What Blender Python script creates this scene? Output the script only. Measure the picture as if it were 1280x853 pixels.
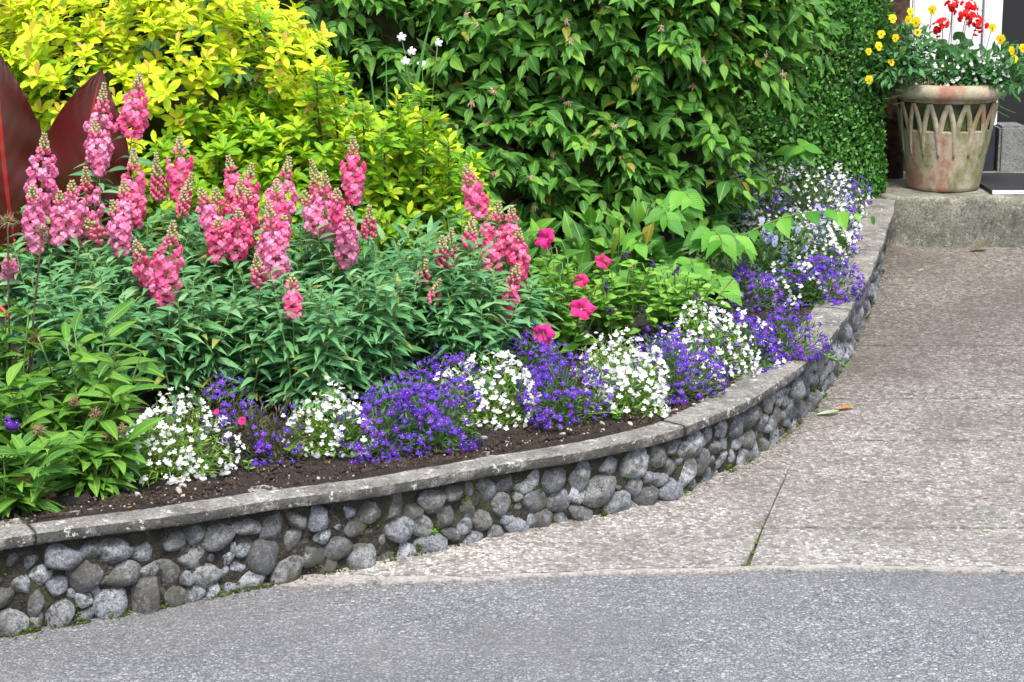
import bpy, bmesh, math, random
import numpy as np
from mathutils import Matrix, Vector

for o in list(bpy.data.objects):
    bpy.data.objects.remove(o)
R = math.radians
rng = np.random.default_rng(7)
random.seed(7)
sc = bpy.context.scene
COL = sc.collection

# ------------------------------------------------------------------ camera, sky, sun, exposure
CAM = np.array([0.0, 0.0, 1.65])
cd = bpy.data.cameras.new('camera')
cd.sensor_width = 36.0
cd.lens = 70.3
cd.clip_start = 0.05
cd.clip_end = 1000
cam = bpy.data.objects.new('camera', cd)
cam.location = CAM
cam.rotation_euler = (R(90 - 12.5), 0, 0)
COL.objects.link(cam)
sc.camera = cam

SUN_EL, SUN_AZ = 60, 168       # azimuth measured clockwise from +Y (where the light comes from)
w = bpy.data.worlds.new('World')
sc.world = w
w.use_nodes = True
wn = w.node_tree
bg = wn.nodes['Background']
sky = wn.nodes.new('ShaderNodeTexSky')
sky.sky_type = 'NISHITA'
sky.sun_disc = False
sky.sun_elevation = R(SUN_EL)
sky.sun_rotation = R(SUN_AZ)
sky.air_density = 1.0
sky.dust_density = 4.0
sky.ozone_density = 0.6
wn.links.new(sky.outputs[0], bg.inputs[0])
bg.inputs[1].default_value = 0.12
sd = bpy.data.lights.new('sun', 'SUN')
sd.energy = 1.5
sd.angle = R(10)
sd.color = (1.0, 0.965, 0.91)
sun = bpy.data.objects.new('sun', sd)
sv = Vector((math.sin(R(SUN_AZ)) * math.cos(R(SUN_EL)), math.cos(R(SUN_AZ)) * math.cos(R(SUN_EL)), math.sin(R(SUN_EL))))
sun.rotation_euler = sv.to_track_quat('Z', 'Y').to_euler()
sun.location = (0, 0, 8)
COL.objects.link(sun)
sc.view_settings.view_transform = 'Standard'
sc.view_settings.look = 'None'
sc.view_settings.gamma = 1
sc.view_settings.exposure = 1.32
sc.view_settings.use_curve_mapping = False

# ------------------------------------------------------------------ object helpers
def tag(o, label=None, cat=None, group=None, kind=None):
    if label: o['label'] = label
    if cat: o['category'] = cat
    if group: o['group'] = group
    if kind: o['kind'] = kind
    return o

def empty(name, loc):
    o = bpy.data.objects.new(name, None)
    o.empty_display_size = 0.05
    o.location = loc
    COL.objects.link(o)
    return o

def link(name, me, parent=None, M=None, loc=None):
    o = bpy.data.objects.new(name, me)
    if parent is not None:
        o.parent = parent
    if M is not None:
        o.matrix_local = M
    elif loc is not None:
        o.location = loc
    COL.objects.link(o)
    return o

def mesh_np(name, V, F, mat, uv=None, smooth=True, mi=None):
    """V (n,3); F list/array of faces (all the same length when an array)"""
    me = bpy.data.meshes.new(name)
    if isinstance(F, np.ndarray):
        m, k = F.shape
        me.vertices.add(len(V)); me.vertices.foreach_set('co', np.asarray(V, np.float32).ravel())
        me.loops.add(m * k); me.loops.foreach_set('vertex_index', F.astype(np.int32).ravel())
        me.polygons.add(m)
        me.polygons.foreach_set('loop_start', np.arange(0, m * k, k, dtype=np.int32))
        me.polygons.foreach_set('loop_total', np.full(m, k, np.int32))
        li = F.ravel()
    else:
        me.from_pydata([tuple(map(float, v)) for v in V], [], [tuple(map(int, f)) for f in F])
        li = np.concatenate([np.asarray(f) for f in F])
    if uv is not None:
        l = me.uv_layers.new(name='UVMap')
        l.data.foreach_set('uv', np.asarray(uv, np.float32)[li].ravel())
    mats = mat if isinstance(mat, (list, tuple)) else [mat]
    for x in mats: me.materials.append(x)
    if mi is not None:
        me.polygons.foreach_set('material_index', np.asarray(mi, np.int32))
    if smooth:
        me.polygons.foreach_set('use_smooth', np.ones(len(me.polygons), bool))
    me.update()
    me.validate()
    return me

class MB:
    """collects faces of one mesh"""
    def __init__(s): s.v = []; s.f = []; s.m = []
    def add(s, V, F, mi=0):
        n = len(s.v)
        s.v += [tuple(map(float, p)) for p in V]
        s.f += [tuple(int(i) + n for i in f) for f in F]
        s.m += [mi] * len(F)
        return s
    def box(s, a, b, mi=0):
        x0, y0, z0 = a; x1, y1, z1 = b
        V = [(x0,y0,z0),(x1,y0,z0),(x1,y1,z0),(x0,y1,z0),(x0,y0,z1),(x1,y0,z1),(x1,y1,z1),(x0,y1,z1)]
        return s.add(V, [(0,3,2,1),(4,5,6,7),(0,1,5,4),(1,2,6,5),(2,3,7,6),(3,0,4,7)], mi)
    def tube(s, pts, rad, n=6, mi=0, cap=True):
        pts = [np.asarray(p, float) for p in pts]
        rad = rad if hasattr(rad, '__len__') else [rad] * len(pts)
        V = []; F = []
        for i, p in enumerate(pts):
            t = pts[min(i+1, len(pts)-1)] - pts[max(i-1, 0)]
            t /= np.linalg.norm(t) + 1e-9
            a = np.cross(t, (0.31, 0.93, 0.2)); a /= np.linalg.norm(a) + 1e-9
            b = np.cross(t, a)
            for k in range(n):
                g = 2 * math.pi * k / n
                V.append(p + rad[i] * (math.cos(g) * a + math.sin(g) * b))
        for i in range(len(pts) - 1):
            for k in range(n):
                F.append((i*n+k, i*n+(k+1)%n, (i+1)*n+(k+1)%n, (i+1)*n+k))
        if cap:
            F.append(tuple(range((len(pts)-1)*n, len(pts)*n)))
            F.append(tuple(range(n-1, -1, -1)))
        return s.add(V, F, mi)
    def lathe(s, prof, n=32, mi=0, c=(0, 0, 0)):
        V = []; F = []
        for (r, z) in prof:
            for k in range(n):
                g = 2 * math.pi * k / n
                V.append((c[0] + r * math.cos(g), c[1] + r * math.sin(g), c[2] + z))
        for i in range(len(prof) - 1):
            for k in range(n):
                F.append((i*n+k, i*n+(k+1)%n, (i+1)*n+(k+1)%n, (i+1)*n+k))
        return s.add(V, F, mi)
    def ball(s, c, r, sx=1, sy=1, sz=1, nu=6, nv=4, mi=0, M=None):
        V = []; F = []
        for j in range(nv + 1):
            th = math.pi * j / nv
            for k in range(nu):
                g = 2 * math.pi * k / nu
                p = np.array([r*sx*math.sin(th)*math.cos(g), r*sy*math.sin(th)*math.sin(g), r*sz*math.cos(th)])
                if M is not None: p = M @ p
                V.append(p + np.asarray(c))
        for j in range(nv):
            for k in range(nu):
                F.append((j*nu+k, (j+1)*nu+k, (j+1)*nu+(k+1)%nu, j*nu+(k+1)%nu))
        return s.add(V, F, mi)
    def mesh(s, name, mat, smooth=True):
        me = bpy.data.meshes.new(name)
        me.from_pydata(s.v, [], s.f)
        for x in (mat if isinstance(mat, (list, tuple)) else [mat]): me.materials.append(x)
        me.polygons.foreach_set('material_index', np.asarray(s.m, np.int32))
        me.polygons.foreach_set('use_smooth', np.full(len(s.f), smooth))
        me.update()
        me.validate()
        return me
    def build(s, name, mat, parent=None, smooth=True, loc=None):
        return link(name, s.mesh(name, mat, smooth), parent, loc=loc)

def unit(v):
    v = np.asarray(v, float)
    return v / (np.linalg.norm(v, axis=-1, keepdims=True) + 1e-9)

def frames(D, N):
    """rotation matrices (M,3,3): local +Y along D, local +Z towards N"""
    y = unit(D); x = unit(np.cross(y, N)); z = np.cross(x, y)
    return np.stack([x, y, z], axis=-1)

def leaf_tpl(L, W, n=5, fold=0.25, droop=0.25, wide=0.45, tip=1.0, wave=0.0, petiole=0.0):
    """leaf lying along +Y with its face up (+Z): three columns of vertices, folded at the midrib, drooping to the tip"""
    V = []; U = []; F = []
    for i in range(n + 1):
        t = i / n
        if t < wide: h = math.sin(0.5 * math.pi * t / wide) ** 0.8
        else: h = math.cos(0.5 * math.pi * (t - wide) / (1 - wide)) ** tip
        h = max(h, 0.03)
        y = t * L * math.cos(droop * t * 0.6) + petiole; z = -droop * L * t * t
        wv = wave * L * math.sin(7 * t + 1)
        for u in (-1, 0, 1):
            V.append((u * h * W / 2, y, z + (abs(u) * h * W / 2 * fold) + u * wv * h)); U.append((0.5 + u * h * 0.5, t))
    for i in range(n):
        for k in range(2):
            a = i * 3 + k
            F.append((a, a + 1, a + 4, a + 3))
    return np.array(V), np.array(F), np.array(U)

def foliage(name, tpl, Rm, T, S, mat, parent=None, base=(0, 0, 0)):
    V, F, U = tpl
    M = len(T)
    P = np.einsum('mij,vj->mvi', Rm, V) * np.asarray(S)[:, None, None] + (T - np.asarray(base))[:, None, :]
    FF = (F[None] + (np.arange(M) * len(V))[:, None, None]).reshape(-1, F.shape[1])
    return mesh_np(name, P.reshape(-1, 3), FF, mat, np.tile(U, (M, 1)))

def mat4(Rm, t, s):
    m = np.eye(4); m[:3, :3] = Rm * s; m[:3, 3] = t
    return Matrix(m.tolist())

def leaves(parent, base, tpl, Rm, T, S, mat, npart, name='leaf', rest='foliage', score=None):
    """the npart leaves that show most are parts of their own, the others one part"""
    base = np.asarray(base, float)
    M = len(T)
    if score is None:
        score = -np.linalg.norm(T - CAM, axis=1)
    order = np.argsort(-score)
    big, small = order[:npart], order[npart:]
    if npart:
        me = mesh_np(name, tpl[0], tpl[1], mat, tpl[2])
        for i in big:
            link(name, me, parent, mat4(Rm[i], T[i] - base, S[i]))
    if len(small):
        o = link(rest, foliage(rest, tpl, Rm[small], T[small], np.asarray(S)[small], mat, None, base), parent)
        o['kind'] = 'stuff'

def rand_dirs(n, r=rng):
    v = r.normal(size=(n, 3))
    return unit(v)

# ------------------------------------------------------------------ materials
def nodes(m):
    m.use_nodes = True
    nt = m.node_tree
    return nt, nt.nodes, nt.links, nt.nodes['Principled BSDF'], nt.nodes['Material Output']

def ramp(n, l, fac, stops, interp='LINEAR'):
    r = n.new('ShaderNodeValToRGB')
    r.color_ramp.interpolation = interp
    e = r.color_ramp.elements
    while len(e) < len(stops): e.new(0.5)
    for x, (p, c) in zip(e, stops):
        x.position = p; x.color = (*c, 1)
    l.new(fac, r.inputs[0])
    return r.outputs[0]

def math_(n, l, op, a, b=None, c=None):
    x = n.new('ShaderNodeMath'); x.operation = op
    for i, v in enumerate((a, b, c)):
        if v is None: continue
        if isinstance(v, (int, float)): x.inputs[i].default_value = v
        else: l.new(v, x.inputs[i])
    return x.outputs[0]

def mixc(n, l, f, a, b, mode='MIX'):
    x = n.new('ShaderNodeMix'); x.data_type = 'RGBA'; x.blend_type = mode
    for k, v in ((0, f), (6, a), (7, b)):
        if isinstance(v, (int, float)): x.inputs[k].default_value = v
        elif isinstance(v, tuple): x.inputs[k].default_value = (*v, 1)
        else: l.new(v, x.inputs[k])
    return x.outputs[2]

def coords(n, kind='Object'):
    return n.new('ShaderNodeTexCoord').outputs[kind]

def noise(n, l, vec, scale, detail=4, rough=0.6, out='Fac'):
    x = n.new('ShaderNodeTexNoise'); x.inputs['Scale'].default_value = scale
    x.inputs['Detail'].default_value = detail; x.inputs['Roughness'].default_value = rough
    if vec is not None: l.new(vec, x.inputs['Vector'])
    return x.outputs[out]

def voro(n, l, vec, scale, feature='F1', out='Distance', rand=1.0):
    x = n.new('ShaderNodeTexVoronoi'); x.feature = feature
    x.inputs['Scale'].default_value = scale; x.inputs['Randomness'].default_value = rand
    if vec is not None: l.new(vec, x.inputs['Vector'])
    return x.outputs[out]

def bump(n, l, h, strength, dist, prev=None):
    b = n.new('ShaderNodeBump'); b.inputs['Strength'].default_value = strength; b.inputs['Distance'].default_value = dist
    l.new(h, b.inputs['Height'])
    if prev is not None: l.new(prev, b.inputs['Normal'])
    return b.outputs[0]

def rnd(n, l, island=True):
    oi = n.new('ShaderNodeObjectInfo').outputs['Random']
    if not island: return oi
    g = n.new('ShaderNodeNewGeometry').outputs['Random Per Island']
    return math_(n, l, 'FRACT', math_(n, l, 'ADD', oi, g))

def leaf_mat(name, cols, rough=0.42, trans=0.3, vein=(1.35, 0.5), island=True, spec=0.3, spots=0.0, rib=None, ribw=0.035, old=None, blotch=None, tint=(1.25, 1.2, 0.6)):
    m = bpy.data.materials.new(name)
    nt, n, l, p, out = nodes(m)
    r = rnd(n, l, island)
    k = len(cols)
    st = [((i + 0.5) / k * 0.97, q) for i, q in enumerate(cols)]
    if old: st += [(0.968, cols[-1]), (0.985, old)]
    c = ramp(n, l, r, st)
    if blotch: c = mixc(n, l, ramp(n, l, noise(n, l, coords(n), 6, 5, 0.7), [(0.4, (0, 0, 0)), (0.62, (0.85, 0.85, 0.85))]), c, blotch)
    # uneven pigment along each blade
    nz = noise(n, l, coords(n), 45, 3)
    c = mixc(n, l, math_(n, l, 'MULTIPLY', nz, 0.22), c, tuple(x * 0.6 for x in cols[0]))
    if vein:
        uv = n.new('ShaderNodeSeparateXYZ'); l.new(coords(n, 'UV'), uv.inputs[0])
        d = math_(n, l, 'ABSOLUTE', math_(n, l, 'SUBTRACT', uv.outputs[0], 0.5))
        mid = math_(n, l, 'LESS_THAN', d, ribw)
        c = mixc(n, l, math_(n, l, 'MULTIPLY', mid, vein[1]), c, rib or tuple(min(1, x * vein[0] + 0.03) for x in cols[-1]))
        s = math_(n, l, 'SINE', math_(n, l, 'MULTIPLY', math_(n, l, 'SUBTRACT', uv.outputs[1], math_(n, l, 'MULTIPLY', d, 0.6)), 55))
        nb = bump(n, l, s, 0.25, 0.002)
        l.new(nb, p.inputs['Normal'])
    if spots:
        sp = math_(n, l, 'GREATER_THAN', noise(n, l, coords(n), 160, 2), 0.66)
        c = mixc(n, l, math_(n, l, 'MULTIPLY', sp, spots), c, (0.22, 0.13, 0.03))
    l.new(c, p.inputs['Base Color'])
    p.inputs['Roughness'].default_value = rough
    p.inputs['Specular IOR Level'].default_value = spec
    tr = n.new('ShaderNodeBsdfTranslucent')
    l.new(mixc(n, l, 1.0, c, tint, 'MULTIPLY'), tr.inputs[0])
    mx = n.new('ShaderNodeMixShader'); mx.inputs[0].default_value = trans
    l.new(p.outputs[0], mx.inputs[1]); l.new(tr.outputs[0], mx.inputs[2])
    l.new(mx.outputs[0], out.inputs[0])
    return m

def petal_mat(name, cols, rough=0.55, trans=0.35):
    return leaf_mat(name, cols, rough, trans, vein=None, island=False, spec=0.2, tint=(1.05, 1.05, 1.05))

def plain(name, col, rough=0.6, spec=0.4, col2=None, scale=30, bmp=0.0):
    m = bpy.data.materials.new(name)
    nt, n, l, p, out = nodes(m)
    if col2:
        nz = noise(n, l, coords(n), scale, 5)
        l.new(ramp(n, l, nz, [(0.35, col), (0.65, col2)]), p.inputs['Base Color'])
        if bmp: l.new(bump(n, l, nz, 0.6, bmp), p.inputs['Normal'])
    else:
        p.inputs['Base Color'].default_value = (*col, 1)
    p.inputs['Roughness'].default_value = rough
    p.inputs['Specular IOR Level'].default_value = spec
    return m

def asphalt_mat():
    m = bpy.data.materials.new('asphalt')
    nt, n, l, p, out = nodes(m)
    co = coords(n)
    v = n.new('ShaderNodeTexVoronoi'); v.inputs['Scale'].default_value = 100; l.new(co, v.inputs['Vector'])
    cell = n.new('ShaderNodeSeparateColor'); l.new(v.outputs['Color'], cell.inputs[0])
    c = ramp(n, l, cell.outputs[0], [(0.0, (0.22, 0.23, 0.24)), (0.45, (0.32, 0.332, 0.348)), (0.85, (0.42, 0.432, 0.45)), (1.0, (0.56, 0.56, 0.565))])
    edge = voro(n, l, co, 100, 'DISTANCE_TO_EDGE')
    c = mixc(n, l, ramp(n, l, edge, [(0.0, (1, 1, 1)), (0.15, (0, 0, 0))]), c, (0.085, 0.088, 0.095))
    big = noise(n, l, co, 2.2, 5)
    c = mixc(n, l, ramp(n, l, big, [(0.42, (0, 0, 0)), (0.75, (0.4, 0.4, 0.4))]), c, (0.34, 0.335, 0.325))
    pt = noise(n, l, co, 0.9, 6, 0.7)
    c = mixc(n, l, ramp(n, l, pt, [(0.44, (0, 0, 0)), (0.62, (0.5, 0.5, 0.5))]), c, (0.15, 0.153, 0.16))
    # scattered ochre grit and worn pits
    yl = math_(n, l, 'GREATER_THAN', noise(n, l, co, 34, 2), 0.74)
    c = mixc(n, l, math_(n, l, 'MULTIPLY', yl, 0.4), c, (0.27, 0.24, 0.13))
    l.new(c, p.inputs['Base Color'])
    h = math_(n, l, 'ADD', edge, math_(n, l, 'MULTIPLY', noise(n, l, co, 62, 4, 0.7), 2.2))
    h = math_(n, l, 'ADD', h, math_(n, l, 'MULTIPLY', cell.outputs[1], 0.5))
    l.new(bump(n, l, h, 1.0, 0.010), p.inputs['Normal'])
    p.inputs['Roughness'].default_value = 0.8
    return m

def aggregate_mat():
    m = bpy.data.materials.new('exposed_aggregate')
    nt, n, l, p, out = nodes(m)
    g = n.new('ShaderNodeNewGeometry').outputs['Position']
    oi = n.new('ShaderNodeObjectInfo').outputs['Random']
    v = n.new('ShaderNodeTexVoronoi'); v.inputs['Scale'].default_value = 95; l.new(g, v.inputs['Vector'])
    cell = n.new('ShaderNodeSeparateColor'); l.new(v.outputs['Color'], cell.inputs[0])
    c = ramp(n, l, cell.outputs[0], [(0.0, (0.14, 0.137, 0.13)), (0.25, (0.28, 0.266, 0.24)), (0.5, (0.37, 0.36, 0.335)), (0.75, (0.48, 0.465, 0.435)), (1.0, (0.68, 0.67, 0.645))])
    edge = voro(n, l, g, 95, 'DISTANCE_TO_EDGE')
    c = mixc(n, l, ramp(n, l, edge, [(0.0, (1, 1, 1)), (0.13, (0, 0, 0))]), c, (0.19, 0.182, 0.165))
    big = noise(n, l, g, 1.7, 5, 0.65)
    c = mixc(n, l, ramp(n, l, big, [(0.38, (0, 0, 0)), (0.72, (0.62, 0.62, 0.62))]), c, (0.125, 0.115, 0.10))
    fine = noise(n, l, g, 14, 4)
    c = mixc(n, l, ramp(n, l, fine, [(0.5, (0, 0, 0)), (0.75, (0.35, 0.35, 0.35))]), c, (0.10, 0.095, 0.07))
    # slabs turn darker and browner higher up the drive, the onset broken by noise
    y = n.new('ShaderNodeSeparateXYZ'); l.new(g, y.inputs[0])
    up_drive = n.new('ShaderNodeMapRange'); up_drive.inputs[1].default_value = 5.2; up_drive.inputs[2].default_value = 7.6
    up_drive.inputs[3].default_value = 0.0; up_drive.inputs[4].default_value = 0.9
    l.new(math_(n, l, 'ADD', y.outputs[1], math_(n, l, 'MULTIPLY', big, 1.6)), up_drive.inputs[0])
    c = mixc(n, l, up_drive.outputs[0], c, mixc(n, l, 1.0, c, (0.46, 0.43, 0.395), 'MULTIPLY'))
    l.new(c, p.inputs['Base Color'])
    h = math_(n, l, 'ADD', edge, math_(n, l, 'MULTIPLY', cell.outputs[1], 0.35))
    l.new(bump(n, l, h, 0.8, 0.004), p.inputs['Normal'])
    p.inputs['Roughness'].default_value = 0.75
    return m

def concrete_mat(name, a, b, lichen=0.5, green=0.0, scale=9, upright=0.0, rel=0.006):
    m = bpy.data.materials.new(name)
    nt, n, l, p, out = nodes(m)
    g = n.new('ShaderNodeNewGeometry').outputs['Position']
    nz = noise(n, l, g, scale, 6, 0.7)
    c = ramp(n, l, nz, [(0.32, a), (0.62, b)])
    gr = noise(n, l, g, 130, 3, 0.7)
    c = mixc(n, l, ramp(n, l, gr, [(0.45, (0, 0, 0)), (0.66, (0.75, 0.75, 0.75))]), c, tuple(x * 0.4 for x in a))
    if green:
        gz = noise(n, l, g, 6, 5, 0.7)
        c = mixc(n, l, math_(n, l, 'MULTIPLY', ramp(n, l, gz, [(0.5, (0, 0, 0)), (0.66, (1, 1, 1))]), green), c, (0.06, 0.075, 0.018))
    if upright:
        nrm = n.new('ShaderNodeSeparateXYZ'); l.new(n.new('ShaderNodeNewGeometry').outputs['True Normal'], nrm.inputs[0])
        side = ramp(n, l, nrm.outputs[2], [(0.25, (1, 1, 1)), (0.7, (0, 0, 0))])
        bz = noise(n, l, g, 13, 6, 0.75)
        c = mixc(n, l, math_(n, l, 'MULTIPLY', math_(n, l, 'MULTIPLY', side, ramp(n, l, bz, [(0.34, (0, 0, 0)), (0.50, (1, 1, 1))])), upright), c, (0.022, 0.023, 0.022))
    if lichen:
        lz = noise(n, l, g, 30, 6, 0.8)
        mask = ramp(n, l, lz, [(0.575, (0, 0, 0)), (0.61, (1, 1, 1))])
        c = mixc(n, l, math_(n, l, 'MULTIPLY', mask, lichen), c, (0.52, 0.52, 0.50))
        dz = noise(n, l, g, 17, 6, 0.75)
        c = mixc(n, l, math_(n, l, 'MULTIPLY', ramp(n, l, dz, [(0.56, (0, 0, 0)), (0.64, (1, 1, 1))]), 0.55), c, (0.035, 0.035, 0.035))
    l.new(c, p.inputs['Base Color'])
    h = math_(n, l, 'ADD', math_(n, l, 'MULTIPLY', nz, 2.0), gr)
    l.new(bump(n, l, h, 0.8, rel), p.inputs['Normal'])
    p.inputs['Roughness'].default_value = 0.85
    return m

def cobble_mat():
    m = bpy.data.materials.new('cobble_stone')
    nt, n, l, p, out = nodes(m)
    oi = n.new('ShaderNodeObjectInfo').outputs['Random']
    g = n.new('ShaderNodeNewGeometry').outputs['Position']
    c = ramp(n, l, oi, [(0.0, (0.13, 0.14, 0.15)), (0.2, (0.24, 0.265, 0.30)), (0.5, (0.40, 0.445, 0.50)), (0.66, (0.18, 0.185, 0.18)), (0.8, (0.27, 0.285, 0.29)), (1.0, (0.56, 0.60, 0.65))])
    nz = noise(n, l, g, 48, 8, 0.85)
    c = mixc(n, l, ramp(n, l, nz, [(0.47, (0, 0, 0)), (0.58, (0.9, 0.9, 0.9))]), c, (0.055, 0.053, 0.05))
    lz = noise(n, l, g, 60, 4, 0.7)
    c = mixc(n, l, ramp(n, l, lz, [(0.58, (0, 0, 0)), (0.66, (0.7, 0.7, 0.7))]), c, (0.46, 0.48, 0.50))
    mz = noise(n, l, g, 9, 4, 0.7)
    c = mixc(n, l, ramp(n, l, mz, [(0.48, (0, 0, 0)), (0.62, (0.75, 0.75, 0.75))]), c, (0.060, 0.056, 0.035))
    l.new(c, p.inputs['Base Color'])
    fs = noise(n, l, g, 210, 4, 0.75)
    c = mixc(n, l, ramp(n, l, fs, [(0.48, (0, 0, 0)), (0.62, (0.7, 0.7, 0.7))]), c, (0.05, 0.05, 0.05))
    l.new(c, p.inputs['Base Color'])
    l.new(bump(n, l, math_(n, l, 'ADD', nz, fs), 0.8, 0.009), p.inputs['Normal'])
    p.inputs['Roughness'].default_value = 0.7
    return m

def terracotta_mat(name='weathered_terracotta', moss=0.9):
    m = bpy.data.materials.new(name)
    nt, n, l, p, out = nodes(m)
    co = coords(n)
    mp = n.new('ShaderNodeMapping'); mp.inputs['Scale'].default_value = (1, 1, 0.55); l.new(co, mp.inputs[0])
    nz = noise(n, l, mp.outputs[0], 9, 6, 0.65)
    c = ramp(n, l, nz, [(0.30, (0.30, 0.14, 0.095)), (0.42, (0.34, 0.20, 0.145)), (0.49, (0.38, 0.33, 0.24)), (0.66, (0.36, 0.36, 0.26))])
    gz = noise(n, l, mp.outputs[0], 5.5, 5, 0.7)
    c = mixc(n, l, ramp(n, l, gz, [(0.50, (0, 0, 0)), (0.63, (moss, moss, moss))]), c, (0.15, 0.16, 0.05))
    fz = noise(n, l, co, 40, 5, 0.7)
    c = mixc(n, l, ramp(n, l, fz, [(0.5, (0, 0, 0)), (0.7, (0.5, 0.5, 0.5))]), c, (0.13, 0.085, 0.05))
    l.new(c, p.inputs['Base Color'])
    l.new(bump(n, l, math_(n, l, 'ADD', fz, nz), 0.5, 0.006), p.inputs['Normal'])
    p.inputs['Roughness'].default_value = 0.85
    return m

def soil_mat():
    m = bpy.data.materials.new('soil')
    nt, n, l, p, out = nodes(m)
    g = n.new('ShaderNodeNewGeometry').outputs['Position']
    nz = noise(n, l, g, 60, 6, 0.75)
    c = ramp(n, l, nz, [(0.35, (0.012, 0.009, 0.007)), (0.55, (0.035, 0.026, 0.02)), (0.72, (0.075, 0.058, 0.045))])
    l.new(c, p.inputs['Base Color'])
    l.new(bump(n, l, nz, 1.0, 0.02), p.inputs['Normal'])
    p.inputs['Roughness'].default_value = 0.95
    return m

M_asphalt = asphalt_mat()
M_agg = aggregate_mat()
M_strip = concrete_mat('cement_strip', (0.31, 0.295, 0.27), (0.45, 0.43, 0.40), 0.15, 0.0, 18)
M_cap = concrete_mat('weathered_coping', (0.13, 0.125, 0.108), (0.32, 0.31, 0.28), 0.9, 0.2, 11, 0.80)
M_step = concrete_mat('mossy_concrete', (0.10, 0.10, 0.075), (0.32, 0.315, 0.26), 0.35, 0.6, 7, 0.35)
M_mortar = concrete_mat('old_mortar', (0.012, 0.010, 0.007), (0.065, 0.058, 0.040), 0.15, 0.8, 34, 0.0, 0.022)
M_cob = cobble_mat()
M_soil = soil_mat()
M_crumb = plain('soil_crumb', (0.02, 0.015, 0.011), 0.95, 0.2, (0.07, 0.052, 0.038), 40)
M_gravel = plain('gravel', (0.20, 0.16, 0.12), 0.8, 0.3, (0.42, 0.37, 0.32), 12)
M_moss = plain('moss', (0.05, 0.085, 0.012), 0.9, 0.2, (0.13, 0.20, 0.02), 60)
M_joint = plain('joint_dirt', (0.03, 0.03, 0.016), 0.95, 0.1, (0.085, 0.085, 0.045), 25)
M_terra = terracotta_mat()
M_potdark = plain('dark_pot_recess', (0.022, 0.034, 0.022), 0.85, 0.2, (0.08, 0.10, 0.035), 14)  # dark green-black tone of the band behind the arch relief
M_white = plain('white_paint', (0.78, 0.80, 0.83), 0.45, 0.4, (0.72, 0.75, 0.79), 4)
M_plinth = plain('dark_blue_paint', (0.012, 0.015, 0.024), 0.5, 0.4, (0.02, 0.024, 0.034), 20)
M_dark = plain('dark_door', (0.008, 0.009, 0.011), 0.35, 0.5)
M_greystone = concrete_mat('grey_stone', (0.13, 0.14, 0.14), (0.24, 0.25, 0.25), 0.15, 0.1, 12)
M_bark = plain('bark', (0.03, 0.019, 0.013), 0.9, 0.2, (0.12, 0.075, 0.05), 22, 0.02)
M_twig = plain('twig', (0.10, 0.06, 0.03), 0.7, 0.3, (0.2, 0.13, 0.06), 30)
M_stem = plain('green_stem', (0.12, 0.20, 0.05), 0.6, 0.3, (0.19, 0.28, 0.09), 20)
M_darkstem = plain('dark_stem', (0.05, 0.03, 0.02), 0.7, 0.3, (0.09, 0.06, 0.035), 20)
M_matblack = plain('mat_rubber', (0.012, 0.013, 0.016), 0.6, 0.3, (0.03, 0.032, 0.036), 60)
M_shadecore = plain('shade_core', (0.022, 0.03, 0.012), 0.9, 0.1, (0.05, 0.055, 0.025), 30)  # solid fill inside shrubs and hedges; its dark colour stands for inner shade

G_gold = leaf_mat('golden_leaf', [(0.56, 0.70, 0.014), (0.67, 0.76, 0.018), (0.48, 0.68, 0.014), (0.36, 0.60, 0.014), (0.72, 0.75, 0.04)], 0.46, 0.34, (1.15, 0.3), old=(0.42, 0.22, 0.05))
G_lime = leaf_mat('lime_leaf', [(0.13, 0.36, 0.014), (0.20, 0.45, 0.016), (0.31, 0.55, 0.018), (0.09, 0.27, 0.02), (0.46, 0.60, 0.02)], 0.44, 0.34, (1.2, 0.35), old=(0.50, 0.42, 0.05))
G_goldtip = leaf_mat('young_gold_leaf', [(0.70, 0.52, 0.06), (0.75, 0.62, 0.05), (0.62, 0.40, 0.10)], 0.42, 0.35, (1.1, 0.2))
G_dark = leaf_mat('dark_shrub_leaf', [(0.034, 0.135, 0.018), (0.070, 0.230, 0.028), (0.125, 0.330, 0.040), (0.048, 0.175, 0.036), (0.20, 0.43, 0.050)], 0.46, 0.30, (1.5, 0.4), old=(0.30, 0.26, 0.04))
G_back = leaf_mat('background_leaf', [(0.045, 0.145, 0.026), (0.075, 0.210, 0.040), (0.115, 0.270, 0.05)], 0.45, 0.25, (1.5, 0.3))
G_hedge = leaf_mat('hedge_leaf', [(0.022, 0.105, 0.014), (0.040, 0.160, 0.020), (0.065, 0.225, 0.030), (0.11, 0.30, 0.045)], 0.30, 0.2, None)
G_snap = leaf_mat('snapdragon_leaf', [(0.065, 0.220, 0.085), (0.100, 0.290, 0.118), (0.150, 0.365, 0.155), (0.080, 0.255, 0.07), (0.22, 0.45, 0.19)], 0.46, 0.25, (1.5, 0.4), old=(0.34, 0.36, 0.08))
G_sweet = leaf_mat('perennial_leaf', [(0.060, 0.19, 0.025), (0.095, 0.26, 0.032), (0.14, 0.33, 0.04), (0.05, 0.16, 0.03), (0.21, 0.42, 0.06)], 0.45, 0.28, (1.4, 0.5), spots=0.35)
G_pet = leaf_mat('petunia_leaf', [(0.14, 0.36, 0.04), (0.19, 0.44, 0.06), (0.27, 0.52, 0.08)], 0.5, 0.3, (1.25, 0.4))
G_kerria = leaf_mat('bright_leaf', [(0.10, 0.33, 0.035), (0.15, 0.42, 0.045), (0.21, 0.50, 0.06), (0.07, 0.25, 0.035)], 0.45, 0.35, (1.3, 0.5))
G_lob = leaf_mat('lobelia_leaf', [(0.06, 0.16, 0.03), (0.10, 0.24, 0.04), (0.05, 0.12, 0.035)], 0.5, 0.25, None)
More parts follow.
